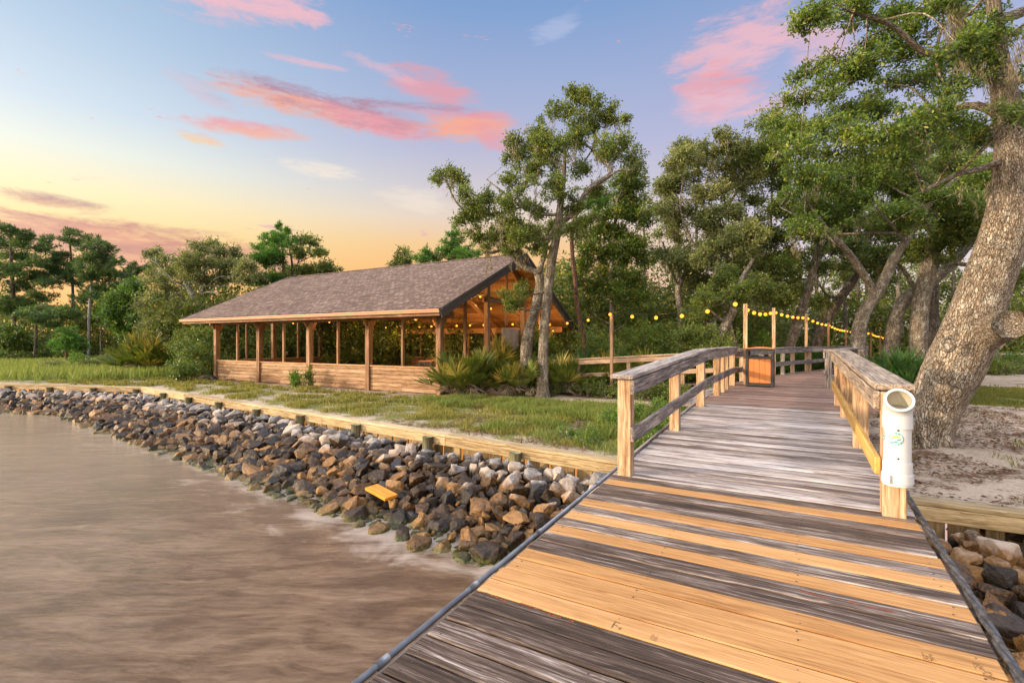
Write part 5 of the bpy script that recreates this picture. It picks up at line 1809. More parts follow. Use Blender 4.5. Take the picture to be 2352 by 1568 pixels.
tree('oak_tree', 'oak with two slender leaning stems crossing the lit bulbs past the bin', 'tree', 24,
     [(900, 1450, 30), (930, 1330, 26), (970, 1210, 25), (1010, 1080, 23), (1040, 980, 21), (1065, 870, 19), (1080, 780, 14), (1050, 640, 9)],
     [[(1060, 880, 9), (1110, 870, 6), (1150, 860, 4)], [(1050, 700, 9), (930, 560, 7), (880, 450, 6), (820, 400, 4)], [(1040, 980, 9), (880, 890, 7), (780, 940, 5)]],
     [(840, 90, 90, 50), (790, 150, 80, 60), (740, 240, 110, 80), (880, 200, 120, 90), (700, 330, 90, 60), (850, 330, 130, 90), (730, 440, 100, 60), (850, 470, 80, 50), (830, 640, 120, 70), (940, 720, 130, 80), (790, 800, 130, 80), (930, 880, 110, 80), (830, 1000, 130, 80), (960, 1040, 90, 70), (740, 700, 100, 70), (700, 560, 70, 50), (880, 1120, 110, 50), (760, 900, 110, 70)],
     'oak', 'bark', conv=A2, lpx=2.9, dens=.85, moss=.3, spread=.3)
tree('oak_tree', 'leaning oak stem bowing away behind the fourth light pole', 'tree', 27,
     [(1050, 1450, 30), (1080, 1330, 28), (1140, 1220, 26), (1200, 1120, 24), (1260, 1040, 22), (1310, 960, 20), (1370, 890, 16), (1480, 860, 9)],
     [[(1200, 1120, 10), (1130, 1110, 8), (1080, 1050, 6)], [(1310, 960, 12), (1280, 900, 9), (1320, 860, 7)]],
     [(1180, 700, 130, 70), (1130, 860, 110, 70), (1300, 740, 140, 80), (1250, 860, 110, 70), (1420, 760, 120, 80), (1060, 980, 100, 60), (1400, 1050, 90, 70), (1200, 960, 100, 60), (1480, 950, 90, 70), (1120, 1130, 90, 60)], 'oak', 'bark_dark', conv=A2, lpx=2.6, dens=.8, moss=.6, spread=.4, tb=-.1)
tree('oak_tree', 'big forked oak by the end of the row of bulbs, limbs spread like a V', 'tree', 19,
     [(1310, 1470, 42), (1300, 1400, 38), (1305, 1310, 36), (1330, 1220, 34), (1370, 1150, 32), (1420, 1080, 30), (1470, 980, 27), (1510, 890, 24), (1570, 800, 20), (1640, 690, 17), (1760, 530, 14), (1900, 420, 11), (2060, 350, 8)],
     [[(1375, 1120, 27), (1345, 1030, 25), (1290, 950, 24), (1230, 860, 21), (1160, 780, 17), (1090, 690, 12), (1000, 560, 8)], [(1345, 1470, 30), (1350, 1330, 27), (1375, 1200, 22)], [(1560, 810, 10), (1480, 700, 7), (1400, 600, 5)], [(1090, 690, 8), (950, 640, 6), (850, 600, 4)]],
     [(990, 640, 150, 70), (1090, 570, 150, 80), (1200, 600, 150, 90), (960, 540, 120, 70), (1080, 470, 150, 90), (1220, 480, 150, 90), (1330, 560, 120, 80), (1380, 460, 130, 80), (1480, 520, 120, 80), (1130, 680, 120, 60), (1000, 720, 110, 50), (1090, 760, 100, 50), (1250, 400, 130, 70), (1120, 380, 120, 60), (1000, 440, 100, 60), (1560, 640, 110, 80), (1660, 560, 120, 80), (1760, 650, 110, 80), (1900, 560, 120, 80), (1450, 640, 110, 60), (2020, 460, 120, 80)],
     'oak_bright', 'bark', conv=A2, lpx=3.0, dens=.85, moss=.3, spread=.3)
tree('oak_tree', 'thin oak stem curving like an arm behind the forked oak', 'tree', 23, [(2040, 850, 16), (2050, 770, 15), (2065, 710, 14), (2090, 680, 14), (2140, 645, 13), (2190, 600, 11), (2240, 540, 9)], [], [(2130, 560, 60, 40), (2060, 520, 60, 40), (2200, 500, 60, 40), (2010, 590, 50, 30)], 'oak', 'bark', lpx=2.6, moss=.8, spread=.4, tb=-.1)
tree('oak_tree', 'stout mossy oak standing between the forked oak and the leaning giant', 'tree', 22,
     [(2112, 850, 19), (2110, 780, 18), (2114, 700, 17), (2130, 620, 16), (2152, 550, 15), (2180, 470, 15), (2205, 400, 12), (2225, 320, 9)], [[(2152, 560, 9), (2080, 470, 7), (2010, 420, 5)], [(2190, 450, 9), (2260, 430, 7), (2330, 410, 5)]],
     [(2080, 440, 60, 40), (2180, 380, 60, 40), (2260, 440, 60, 40), (2130, 330, 60, 40), (2020, 400, 60, 40), (2310, 400, 60, 40), (2240, 330, 60, 40), (2230, 540, 50, 30), (2300, 520, 60, 40), (2330, 620, 50, 40)], 'oak', 'bark', lpx=2.6, moss=.8, spread=.4, tb=-.08)
tree('oak_tree', 'thinner straight trunk directly behind the stout mossy oak', 'tree', 25, [(2140, 860, 15), (2142, 760, 14), (2138, 660, 13), (2150, 540, 10), (2140, 420, 6)], [], [(2160, 440, 60, 40), (2090, 500, 50, 35), (2200, 470, 50, 35)], 'oak', 'bark_dark', lpx=2.6, moss=.8, spread=.3, tb=-.1)
# the leaning giant
G0 = Conv(0, 0, 1)
giant = tree('oak_tree', 'huge leaning oak with chequered bark and a broken stub beside the sandy path', 'tree', 8.75,
     [(2110, 1040, 62), (2117, 1015, 52), (2130, 980, 50), (2148, 930, 51), (2182, 860, 54), (2217, 785, 53), (2245, 705, 48), (2277, 620, 46), (2303, 545, 44), (2322, 450, 38), (2326, 360, 33), (2320, 280, 28), (2302, 190, 22), (2290, 100, 16), (2280, -20, 12), (2260, -200, 8)],
     [[(2200, 870, 48), (2250, 828, 46), (2290, 782, 42), (2322, 744, 37)],
      [(2300, 190, 18), (2250, 170, 12), (2200, 130, 10), (2120, 120, 8), (2050, 60, 6), (1960, 30, 4)], [(2230, 75, 11), (2290, 55, 14), (2352, 30, 14), (2450, 0, 14)],
      [(2318, 290, 14), (2240, 250, 11), (2150, 270, 9), (2060, 310, 7), (1960, 300, 5), (1860, 330, 3)], [(2318, 350, 10), (2250, 380, 8), (2190, 400, 6), (2120, 440, 4)], [(2318, 300, 12), (2380, 220, 10), (2450, 120, 8)], [(2290, 120, 10), (2180, 40, 8), (2050, -60, 5)]],
     [tuple((*A5(c[0], c[1]), c[2] * .4, c[3] * .4)) for c in
      [(380, 60, 90, 40), (300, 110, 60, 40), (480, 40, 110, 60), (600, 40, 130, 70), (780, 60, 130, 80), (920, 150, 130, 80), (660, 150, 90, 50), (750, 270, 130, 60), (900, 300, 120, 70), (560, 340, 120, 40), (660, 350, 80, 40), (330, 430, 90, 40), (460, 450, 110, 60), (620, 430, 110, 70), (790, 480, 130, 80), (960, 450, 130, 80),
       (230, 560, 80, 35), (380, 580, 120, 55), (580, 600, 140, 70), (780, 620, 140, 80), (1000, 620, 130, 80), (1180, 520, 110, 70), (1080, 330, 90, 80), (1180, 250, 80, 90), (1300, 420, 90, 60), (1370, 300, 100, 80), (1480, 200, 100, 90), (1300, 60, 120, 60), (1100, 60, 120, 60), (1500, 520, 80, 80), (1530, 650, 60, 60), (1400, 180, 80, 60),
       (170, 740, 110, 60), (330, 750, 130, 70), (520, 760, 140, 80), (720, 780, 150, 80), (900, 760, 130, 70), (1060, 740, 110, 70), (1220, 700, 100, 70), (1300, 800, 90, 60), (1150, 830, 90, 60), (980, 860, 100, 60), (280, 860, 110, 60), (480, 870, 130, 70), (680, 880, 130, 70), (850, 900, 100, 50)]]
     + [(2420, 60, 60, 50), (2450, 180, 60, 60), (2440, 330, 60, 60), (2200, -80, 90, 60), (2050, -60, 80, 40), (2350, -100, 90, 60)],
     'oak_bright', 'bark_oak', lpx=3.7, dens=.72, moss=0, spread=.28, seg=40, wob=.03, roots=7)
r8 = np.random.default_rng(8)
for (x, y, n, l) in ((2195, 25, 16, .95), (2205, 60, 16, 1.0), (2215, 110, 8, .5), (2260, 170, 6, .5), (2330, 150, 8, .6), (2290, 230, 6, .4), (2345, 90, 6, .6), (2130, 330, 3, .4)):
    gm = MB()
    for _ in range(n): moss_strand(gm, PZ(x + r8.normal(0, 9), y - 20 + r8.normal(0, 12), 8.4 + r8.normal(0, .25)), r8, 7, l * r8.uniform(.6, 1.1), .07)
    gm.build('hanging_moss', M['moss'], giant)
for (x, y, q) in ((2178, 791, 14), (2192, 898, 13)):          # healed branch scars
    kb = MB(); c = PZ(x, y, 8.75 - .40); u_ = np.array((CY, SY, 0)); w_ = np.array((0, 0, 1.0)); f_ = np.array((SY, -CY, 0)); k_ = 8.3 / FD
    t_ = np.linspace(0, 2 * math.pi, 22)
    kb.tube(np.array([c + u_ * math.cos(a) * q * k_ + w_ * math.sin(a) * q * 1.1 * k_ for a in t_]), q * .3 * k_, 8, .1, cap=False)
    kb.build('branch_scar', M['bark_oak'], giant, True)
sb = MB(); c0 = PZ(2322, 744, 8.75); r9 = np.random.default_rng(9)
dl = unit(PZ(2322, 744, 8.75) - PZ(2290, 782, 8.75))
for i in range(26):                                            # torn splinters of the stub
    o_ = r9.normal(0, .10, 3); sb.beam(c0 - dl * .3 + o_, c0 + dl * r9.uniform(.0, .14) + o_ * 1.05, .05, .035, .004)
sb.build('broken_stub', M['cap_tan'], giant)

# trees over and beside the pavilion
tree('pine_tree', 'young bright green pine showing over the pavilion ridge next to the tall oak', 'tree', 31, [(330, 2000, 14), (330, 1700, 13), (320, 1450, 10), (325, 1250, 5)], [], [(330, 1270, 50, 40), (300, 1350, 90, 60), (390, 1380, 90, 60), (260, 1420, 90, 60), (360, 1450, 110, 60), (180, 1450, 80, 40), (110, 1440, 60, 50), (80, 1480, 50, 35), (450, 1430, 80, 60)], 'pine_bright', 'bark_pine', 'pine', conv=A1, lpx=4.2, dens=1.1, spread=.3)
tree('oak_tree', 'small dark treetop showing over the middle of the pavilion ridge', 'tree', 33, [(928, 760, 4), (928, 650, 4), (927, 580, 2)], [], [(925, 580, 16, 10), (918, 595, 16, 10), (935, 600, 18, 10), (910, 606, 12, 8)], 'oak', 'bark', lpx=2.4, dens=.8)
tree('pine_tree', 'pine with upright candle tips standing behind the far end of the pavilion roof', 'tree', 33, [(1370, 1300, 16), (1370, 900, 14), (1368, 620, 11), (1365, 400, 7), (1335, 190, 3)], [[(1368, 420, 5), (1250, 340, 4), (1150, 390, 2)]],
     [(1333, 175, 14, 30), (1295, 240, 14, 30), (1405, 225, 16, 26), (1340, 250, 60, 40), (1340, 300, 110, 45), (1250, 320, 80, 40), (1180, 370, 70, 40), (1400, 340, 80, 45), (1230, 420, 100, 45), (1320, 400, 110, 50), (1200, 480, 100, 60), (1280, 500, 100, 60), (1240, 580, 110, 60), (1320, 620, 90, 50), (1180, 640, 90, 60)], 'pine_bright', 'bark_pine', 'pine', conv=A4, lpx=3.6, dens=1.15, spread=.25)
tree('oak_tree', 'open sparse tree reaching sideways above the far end of the pavilion roof', 'tree', 34, [(1440, 1300, 14), (1440, 800, 12), (1438, 600, 10), (1440, 480, 8), (1420, 380, 5)], [[(1440, 560, 7), (1490, 480, 6), (1520, 400, 5), (1545, 290, 3)], [(1500, 480, 5), (1580, 440, 4), (1660, 400, 2)], [(1445, 600, 6), (1560, 560, 5), (1720, 530, 3)]],
     [(1540, 275, 60, 30), (1600, 310, 60, 35), (1500, 300, 40, 30), (1640, 390, 70, 35), (1700, 400, 50, 25), (1540, 420, 80, 35), (1480, 360, 50, 35), (1470, 540, 90, 35), (1590, 540, 110, 30), (1730, 520, 90, 30), (1790, 550, 60, 25), (1680, 560, 80, 20), (1440, 590, 80, 35)], 'oak', 'bark_dark', conv=A4, lpx=2.3, dens=.85, spread=.3)
tree('oak_tree', 'spreading sunlit oak with bare grey limbs beyond the far end of the pavilion', 'tree', 31,
     [(720, 1420, 34), (700, 1100, 33), (685, 900, 32), (650, 810, 29), (600, 730, 24), (560, 650, 18), (540, 540, 10)],
     [[(640, 800, 18), (690, 740, 18), (690, 690, 15), (620, 660, 12), (560, 690, 9)], [(690, 730, 14), (760, 720, 11), (830, 740, 8)], [(600, 840, 14), (520, 820, 16), (480, 760, 15), (410, 780, 12)], [(560, 650, 10), (470, 690, 9), (430, 610, 6), (330, 560, 4)], [(600, 600, 10), (680, 610, 8), (725, 680, 6)], [(560, 640, 9), (620, 590, 8), (720, 540, 6), (840, 510, 5), (910, 450, 3)], [(700, 560, 7), (800, 420, 5), (830, 300, 3)], [(800, 570, 7), (950, 590, 5), (1050, 560, 4)], [(430, 600, 5), (300, 470, 4), (215, 400, 2)]],
     [(230, 405, 50, 22), (310, 395, 50, 25), (300, 450, 80, 35), (420, 460, 110, 45), (540, 470, 110, 55), (690, 370, 90, 50), (760, 340, 70, 40), (820, 410, 100, 50), (740, 470, 110, 55), (640, 500, 110, 55), (960, 390, 50, 40), (1000, 440, 70, 40), (620, 580, 110, 60), (460, 560, 110, 60), (300, 580, 90, 65), (930, 510, 100, 55), (1070, 520, 100, 55), (1000, 610, 100, 55), (880, 600, 110, 55), (370, 650, 110, 65), (260, 780, 100, 75), (380, 820, 110, 80), (490, 880, 100, 75), (290, 930, 120, 80), (420, 970, 120, 80), (350, 1080, 120, 75), (470, 1120, 100, 70), (550, 1040, 100, 70), (250, 1030, 80, 60), (1150, 600, 80, 50), (760, 640, 90, 40), (330, 1160, 90, 40)],
     'oak_grey', 'bark_white', conv=A4, lpx=2.5, dens=.95, spread=.3, tb=.08)
# pines and mixed trees beyond the marsh
TP = 'trees beyond the marsh'
def far(label, Z, trunk, clumps, leaf='pine', bk='bark_dark', kind='pine', lpx=3.2, dens=1.15, limbs=(), name='pine_tree', **kw):
    return tree(name, label, 'tree', Z, trunk, limbs, clumps, leaf, bk, kind, conv=A3, lpx=lpx, dens=dens, spread=.3, **kw)
far('broad layered pine at the very edge of the picture beyond the marsh', 44, [(110, 1300, 18), (115, 1000, 17), (110, 800, 15), (95, 500, 12), (85, 230, 6)],
    [(80, 220, 100, 45), (180, 240, 100, 45), (250, 290, 70, 40), (60, 320, 110, 45), (210, 340, 110, 40), (400, 300, 60, 35), (380, 370, 80, 40), (110, 430, 140, 45), (260, 500, 140, 45), (60, 560, 120, 50), (300, 600, 150, 40), (120, 680, 150, 50), (420, 660, 110, 35), (80, 780, 140, 55), (260, 770, 130, 40), (60, 870, 130, 60), (230, 850, 130, 40), (350, 900, 110, 40), (-60, 300, 100, 60), (-60, 600, 110, 80)], limbs=[[(105, 800, 7), (220, 810, 5), (330, 790, 3)], [(100, 600, 7), (300, 760, 5), (460, 740, 3)]])
far('pine with a crooked open top between the layered pine and the round-topped one', 46, [(615, 1250, 11), (612, 950, 11), (605, 650, 9), (590, 400, 7), (580, 240, 4)],
    [(580, 225, 60, 28), (640, 250, 60, 22), (530, 290, 55, 28), (600, 300, 70, 32), (640, 310, 50, 25), (500, 420, 90, 28), (450, 480, 110, 40), (560, 500, 110, 45), (620, 570, 100, 45), (500, 570, 110, 45), (660, 470, 70, 35), (440, 560, 90, 30), (590, 640, 90, 40)])
far('round-topped pine beyond the marsh with the palest slim trunk', 43, [(738, 1290, 9), (742, 1050, 8), (746, 850, 9), (760, 700, 9), (770, 500, 8), (785, 320, 4)],
    [(780, 300, 80, 35), (840, 340, 90, 45), (730, 360, 70, 35), (900, 390, 60, 35), (800, 420, 110, 50), (880, 450, 80, 40), (720, 450, 70, 30), (780, 520, 130, 50), (890, 550, 110, 50), (960, 600, 80, 60), (810, 620, 110, 50), (720, 600, 90, 40), (900, 680, 100, 45), (770, 720, 110, 40), (690, 790, 100, 30), (860, 770, 90, 40), (990, 470, 40, 25)], bk='bark_white')
far('middling dark pine standing between the far pines and the spreading oak', 48, [(1065, 1250, 9), (1065, 900, 9), (1070, 600, 6), (1070, 500, 4)], [(1070, 510, 60, 35), (1050, 580, 80, 45), (1120, 580, 70, 40), (1200, 540, 80, 30), (1080, 660, 90, 50), (1250, 520, 60, 30), (1020, 720, 80, 50)])
far('yellow-green leafy tree at the marsh edge beside the spreading oak', 38, [(1160, 1260, 10), (1150, 1050, 9), (1130, 850, 7), (1120, 700, 5)], [(1120, 670, 70, 40), (1080, 740, 90, 55), (1180, 720, 70, 50), (980, 770, 70, 45), (1130, 830, 110, 65), (1000, 850, 100, 50), (930, 880, 80, 40), (1060, 930, 120, 70), (1160, 980, 90, 80), (1020, 1040, 110, 70), (1120, 1100, 110, 70), (930, 960, 90, 50)], 'shrub', 'bark_white', 'oak', 2.8, .95, name='oak_tree', tb=-.12)
far('young vivid green pine standing alone in the marsh grass', 36, [(553, 1310, 10), (555, 1200, 9), (560, 1060, 4)], [(560, 1060, 50, 40), (560, 1110, 90, 45), (480, 1150, 60, 40), (640, 1120, 70, 45), (570, 1180, 90, 45), (660, 1180, 50, 40), (470, 1190, 50, 30)], 'pine_bright', 'bark_pine', 'pine', 3.4, 1.1)
far('low dark pine below the layered pine, its foliage close to the marsh', 41, [(290, 1290, 11), (300, 1100, 10), (302, 950, 7), (310, 850, 4)], [(310, 870, 90, 40), (400, 920, 110, 40), (250, 940, 100, 40), (520, 930, 110, 40), (450, 1000, 110, 35), (330, 990, 100, 35), (620, 920, 80, 35), (560, 880, 80, 35)], dens=.8)
far('slim leafless-sided tree with a pale stem in the dark wood beyond the marsh', 45, [(840, 1250, 7), (845, 1050, 7), (850, 900, 5)], [(850, 880, 90, 40), (790, 940, 90, 40), (900, 970, 90, 40), (680, 1000, 90, 35)], 'oak', 'bark', 'oak', 2.8, .8, limbs=[[(840, 1100, 4), (880, 1040, 3), (930, 980, 2)]], name='oak_tree')
far('big shadowy tree filling the edge of the wood beyond the marsh', 42, [(40, 1300, 14), (35, 1150, 13), (30, 1000, 9)], [(60, 1080, 130, 60), (170, 1120, 110, 60), (40, 1180, 130, 60), (220, 1200, 90, 50), (-40, 1120, 100, 80), (120, 1200, 110, 50)], 'magnolia', 'bark_dark', 'oak', 3.0, .9, name='oak_tree')
# ------------------------------------------------------------------ undergrowth
rv = np.random.default_rng(77)
def palmetto(seed, nf, R, leaf, dead=.25, H=None):
    """one plant at the origin: stiff fans on stalks"""
    r = np.random.default_rng(seed)
    fr, de, stm = MB(), MB(), MB()
    for i in range(nf):
        az_ = r.uniform(0, 6.283); is_dead = r.random() < dead
        elv = r.uniform(.3, 1.3) if not is_dead else r.uniform(.35, .9)
        sl = R * r.uniform(.45, .8) * (.6 if is_dead else 1)
        dv = np.array((math.cos(az_) * math.cos(elv), math.sin(az_) * math.cos(elv), math.sin(elv)))
        b0 = np.array((r.normal(0, .12) * R, r.normal(0, .12) * R, .08))
        tip = b0 + dv * sl
        (de if is_dead else stm).tube([b0, (b0 + tip) / 2 + (0, 0, .04), tip], .008, 4, 0, .3)
        side = unit(np.cross(dv, (0, 0, 1.0)) + r.normal(0, .15, 3)); upv = np.cross(side, dv)
        n = 19
        th = np.linspace(-1.45, 1.45, n) + r.normal(0, .05, n)
        ln = R * r.uniform(.42, .6) * (1 - .25 * np.abs(th / 1.45) ** 2)
        dirs = np.cos(th)[:, None] * dv + np.sin(th)[:, None] * side + np.abs(np.sin(th))[:, None] * upv * .22 + r.normal(0, .04, (n, 3))
        if is_dead: dirs[:, 2] -= .9; ln = ln * .7
        nm = np.tile(upv, (n, 1)) + r.normal(0, .2, (n, 3))
        base_t = r.uniform(.25, .8) if r.random() > .25 or leaf != 'palm' else r.uniform(.8, 1.0)
        quads(np.tile(tip, (n, 1)), dirs, nm, ln, R * .048, np.clip(base_t + r.normal(0, .12, n), 0, 1), de if is_dead else fr)
    return fr, de, stm


PALM = {}
def palm_at(x, y, z, sc, variant, label, group='saw palmettos'):
    leaf, seed, nf, dead = variant
    key = (leaf, seed)
    if key not in PALM:
        fr, de, stm = palmetto(seed, nf, 1.0, leaf, dead)
        PALM[key] = [(fr.mesh('fronds'), leaf)] + ([(de.mesh('dead_fronds'), 'palm_dead')] if de.n else []) + [(stm.mesh('stalks'), leaf)]
        for me, m_ in PALM[key]: me.materials.append(M[m_])
    root = thing('palmetto', label, 'palmetto', (x, y, z), group)
    root.rotation_euler = (0, 0, rv.uniform(0, 6.28)); root.scale = (sc, sc, sc)
    for me, m_ in PALM[key]:
        o = bpy.data.objects.new(me.name.split('.')[0], me); COL.objects.link(o); o.parent = root
    return root


V1, V2, V3 = ('palm', 1, 56, .28), ('palm', 2, 48, .16), ('palm', 3, 50, .32)
Gv1, Gv2 = ('palm_green', 4, 40, .05), ('palm_green', 5, 34, .05)
def pg(x, y, z=0.0): q = PG(x, y, z); return q[0], q[1], z
for (x, y, s, v, lab) in (
    (1065, 912, 1.3, V1, 'saw palmetto with many dead grey fronds against the pavilion corner post'),
    (1105, 908, 1.35, V3, 'saw palmetto with bristling brown fans next to the pavilion corner clump'),
    (1150, 885, 1.7, V2, 'tallest saw palmetto behind the corner clump, below the leaning forked oak'),
    (1190, 912, 1.15, V1, 'low spreading saw palmetto just beside the base of the tall oak'),
    (1215, 880, 1.15, V3, 'saw palmetto half hidden between the two oak trunks'),
    (1045, 900, 1.0, V2, 'small saw palmetto pressed against the low pavilion wall'),
    (1385, 900, 1.15, V2, 'yellowish saw palmetto standing alone before the two rail fence'),
    ):
    X, Y, z = pg(x, y); palm_at(X, Y, z, s, v, lab)
i = 0
for (x, Zd, s, v) in [(1290, 17.5, 1.2, V2), (1340, 18.5, 1.3, Gv1), (1385, 18, 1.2, V2), (1430, 18.5, 1.35, Gv2), (1480, 18, 1.3, V2), (1520, 18.5, 1.3, Gv1), (1560, 18, 1.1, Gv2), (1600, 18.5, 1.2, Gv1), (1250, 18.5, 1.2, Gv2), (1655, 19, 1.2, Gv1)]:
    q = PZ(x, 800, Zd); palm_at(q[0], q[1], 0, s, v, 'saw palmetto in the row growing behind the two rail fence')
for (x, Zd, s, v, lab) in ((2030, 13.5, 1.25, Gv1, 'deep green saw palmetto growing just past the rail cap'), (2085, 13.0, 1.3, Gv2, 'deep green saw palmetto beside the leaning giant oak'), (2065, 14.5, 1.4, Gv1, 'deep green saw palmetto behind the others near the leaning giant oak'), (2010, 16, 1.2, Gv2, 'deep green saw palmetto half behind the rail cap'), (2110, 15.5, 1.2, Gv1, 'deep green saw palmetto before the stout mossy oak')):
    q = PZ(x, 800, Zd); palm_at(q[0], q[1], 0.05, s, v, lab)
for (x, Zd, s, v) in ((1790, 22, 1.2, Gv1), (1830, 23, 1.2, Gv2), (1870, 24, 1.3, Gv1), (1745, 21, 1.2, Gv2), (1910, 24, 1.2, Gv1)):
    q = PZ(x, 800, Zd); palm_at(q[0], q[1], 0, s, v, 'saw palmetto in the shade under the boardwalk rail past the bin')
for (x, y, s, v, lab) in ((330, 860, 2.0, V2, 'large saw palmetto with orange tips at the edge of the marsh'), (370, 858, 1.9, V1, 'large shaggy saw palmetto between the marsh and the far end of the pavilion'), (300, 857, 1.5, V3, 'smaller brownish saw palmetto on the marsh side of the big ones'), (410, 852, 1.6, Gv1, 'dark saw palmetto under the spreading sunlit oak')):
    X, Y, z = pg(x, y); palm_at(X, Y, z, s, v, lab)


def bush(x, y, z, w, h, leaf, label, L=.05, dens=1.0, name='shrub', n=7, group=None, seed=0, tb=0.0):
    r = np.random.default_rng(500 + seed)
    root = thing(name, label, 'shrub', (x, y, z), group)
    cr, tw = MB(), MB()
    for i in range(n):
        a = r.uniform(0, 6.28); rr_ = r.random() ** .6 * w * .36
        zz = r.uniform(.22, .80) * h
        c = np.array((x + math.cos(a) * rr_, y + math.sin(a) * rr_, z + zz))
        tw.tube([(x + r.normal(0, .04 * w), y + r.normal(0, .04 * w), z - .05), c * .5 + np.array((x, y, z + .1 * h)) * .5, c], (.012 * w + .004, .01 * w + .003, .003), 5)
        oak_clump(cr, tw, c, np.array((w, w, h)) * r.uniform(.2, .34), L, r, dens, tb + r.normal(0, .05))
    build2('foliage', cr, leaf, tw, 'bark', root)
    return root


X, Y, z = pg(680, 893); bush(X, Y, z, .62, .75, 'shrub', 'bright green young shrub growing before the pavilion wall', .07, 1.2, seed=1)
X, Y, z = pg(708, 889); bush(X, Y, z, .5, .88, 'shrub', 'taller airy shrub growing against a pavilion wall post', .07, .8, seed=2)
for i, (x, Zd, w, h, lf, lab) in enumerate((
    (1385, 19.5, 2.2, 2.4, 'magnolia', 'dark leafy shrub behind the slim light pole'), (1640, 17.2, 2.2, 2.3, 'oak', 'leafy oak shrub between the fence end and the slanting oak trunk'), (1580, 18.5, 1.8, 1.5, 'magnolia', 'low dark shrub beside the leafy oak shrub'),
    (1762, 21, 1.3, 2.2, 'shrub', 'lime green sapling between the first two light poles of the row'), (1735, 22.5, 1.6, 1.2, 'shrub', 'low lime green shrub behind the orange bin'),
    (470, 25, 2.6, 2.0, 'magnolia', 'dark shrub under the spreading oak beside the pavilion'), (440, 27, 2.6, 2.6, 'oak', 'grey-green shrub under the spreading oak'), (425, 22.5, 1.8, 1.0, 'magnolia', 'low dark shrub next to the half buried drain pipe'),
    (1250, 24, 2.6, 2.6, 'magnolia', 'dark shrub seen past the pavilion gable'), (1490, 21, 2.6, 2.6, 'magnolia', 'shady shrub behind the spaced bulbs'), (1440, 22, 2.4, 2.2, 'oak', 'broad shrub in the shade behind the palmetto row'),
    (2265, 27, 3, 1.2, 'oak', 'dark hedge-like shrub beyond the far lawn'), (2340, 27.5, 3, 1.3, 'magnolia', 'dark shrub in front of the picnic table'), (2215, 28, 3, 2.2, 'oak', 'dark shrub seen beside the leaning trunk beyond the lawn'))):
    q = PZ(x, 800, Zd); bush(q[0], q[1], 0, w, h, lf, lab, .085 if Zd < 23 else .11, .95, seed=20 + i, n=9)
# weeds along the boardwalk
for i in range(26):
    b = rv.uniform(7.6, 13.5); a = rv.uniform(-3.6, -1.75)
    q = proj((a, b, .3))
    bush(a, b, .04, rv.uniform(.35, .7), rv.uniform(.3, .62), 'shrub', 'leafy weed growing beside the boardwalk under the grey handrail', .055, .6, 'weed', 5, 'weeds beside the boardwalk', 60 + i, -.05)


for i in range(22):
    t = rv.random(); p = fa_ + (fb_ - fa_) * t + nr_ * rv.uniform(.15, .9)
    bush(p[0], p[1], 0, rv.uniform(.6, 1.1), rv.uniform(.35, .7), 'oak', 'low dark weed growing along the foot of the two rail fence', .07, .8, 'weed', 5, 'weeds along the fence', 200 + i, -.08)


def blades(n, xy, hlo, hhi, wd, mat, name, label, tb=.4, lean=.5, per=1, zoff=0.0):
    r = rv
    x, y = xy[:, 0], xy[:, 1]
    z = ground_z(x, y) + zoff
    C = np.stack((x, y, z - .01), 1)
    D = np.stack((r.normal(0, lean * .5, len(x)), r.normal(0, lean * .5, len(x)), np.ones(len(x))), 1)
    N = np.stack((r.normal(size=len(x)), r.normal(size=len(x)), np.zeros(len(x))), 1)
    h = r.uniform(hlo, hhi, len(x))
    dd = np.hypot(x, y)
    mb = MB()
    quads(C, D, N, h, np.maximum(wd, .0011 * dd), np.clip(tb + r.normal(0, .2, len(x)), 0, 1), mb)
    o = mb.build(name, M[mat]); tag(o, label, 'grass', None, 'stuff')
    return o


def scatter(n, x0, x1, y0, y1, thr, seed=0.0, tuft=6, sc=1.4):
    X = rv.uniform(x0, x1, n); Y = rv.uniform(y0, y1, n)
    g = grass_amount(X, Y) + .85 * fbm(X, Y, sc * .8, seed, 3) + .18 * fbm(X, Y, 4.0, seed + 4, 2)
    ok = (g > thr) & (rv.random(n) < np.clip((g - thr) * 3.5, 0.15, 1)) & (Y > shy(X) + .32)
    X, Y = X[ok], Y[ok]
    X = np.repeat(X, tuft) + rv.normal(0, .05, len(X) * tuft); Y = np.repeat(Y, tuft) + rv.normal(0, .05, len(Y) * tuft)
    return np.stack((X, Y), 1)


blades(0, scatter(26000, -14, -1.7, 7.2, 13.9, .60), .05, .17, .006, 'grass', 'grass', 'short patchy grass between the seawall and the pavilion', .56)
blades(0, scatter(20000, -29, -14, 8.6, 13.9, .60), .06, .2, .009, 'grass', 'grass', 'thin grass on the sand before the far half of the pavilion', .58)
blades(0, scatter(9000, -5.5, -1.7, 7.4, 13.5, .75, 2.0), .12, .34, .007, 'grass_tall', 'grass', 'taller weedy grass beside the boardwalk', .35, .8)
blades(0, scatter(9000, -11, -4, 11.0, 13.6, .8, 5.0), .1, .26, .008, 'grass_tall', 'grass', 'lush green grass at the foot of the palmettos', .3, .6)
blades(0, scatter(22000, -62, -27, 7.5, 34, .5, 1.0), .25, .75, .012, 'grass_tall', 'marsh_grass', 'tall pale marsh grass before the pine wood', .5, .5)
blades(0, scatter(26000, 1.5, 24, 18, 27, .6, 1.0, 5), .05, .12, .01, 'grass', 'lawn', 'mown green lawn beyond the sandy path', .22, .5)
blades(0, scatter(5200, 1.2, 13, 7.4, 19, .42, 8.0, 8, 2.0), .04, .12, .006, 'grass', 'grass', 'scattered grass tufts on the sandy path', .4)
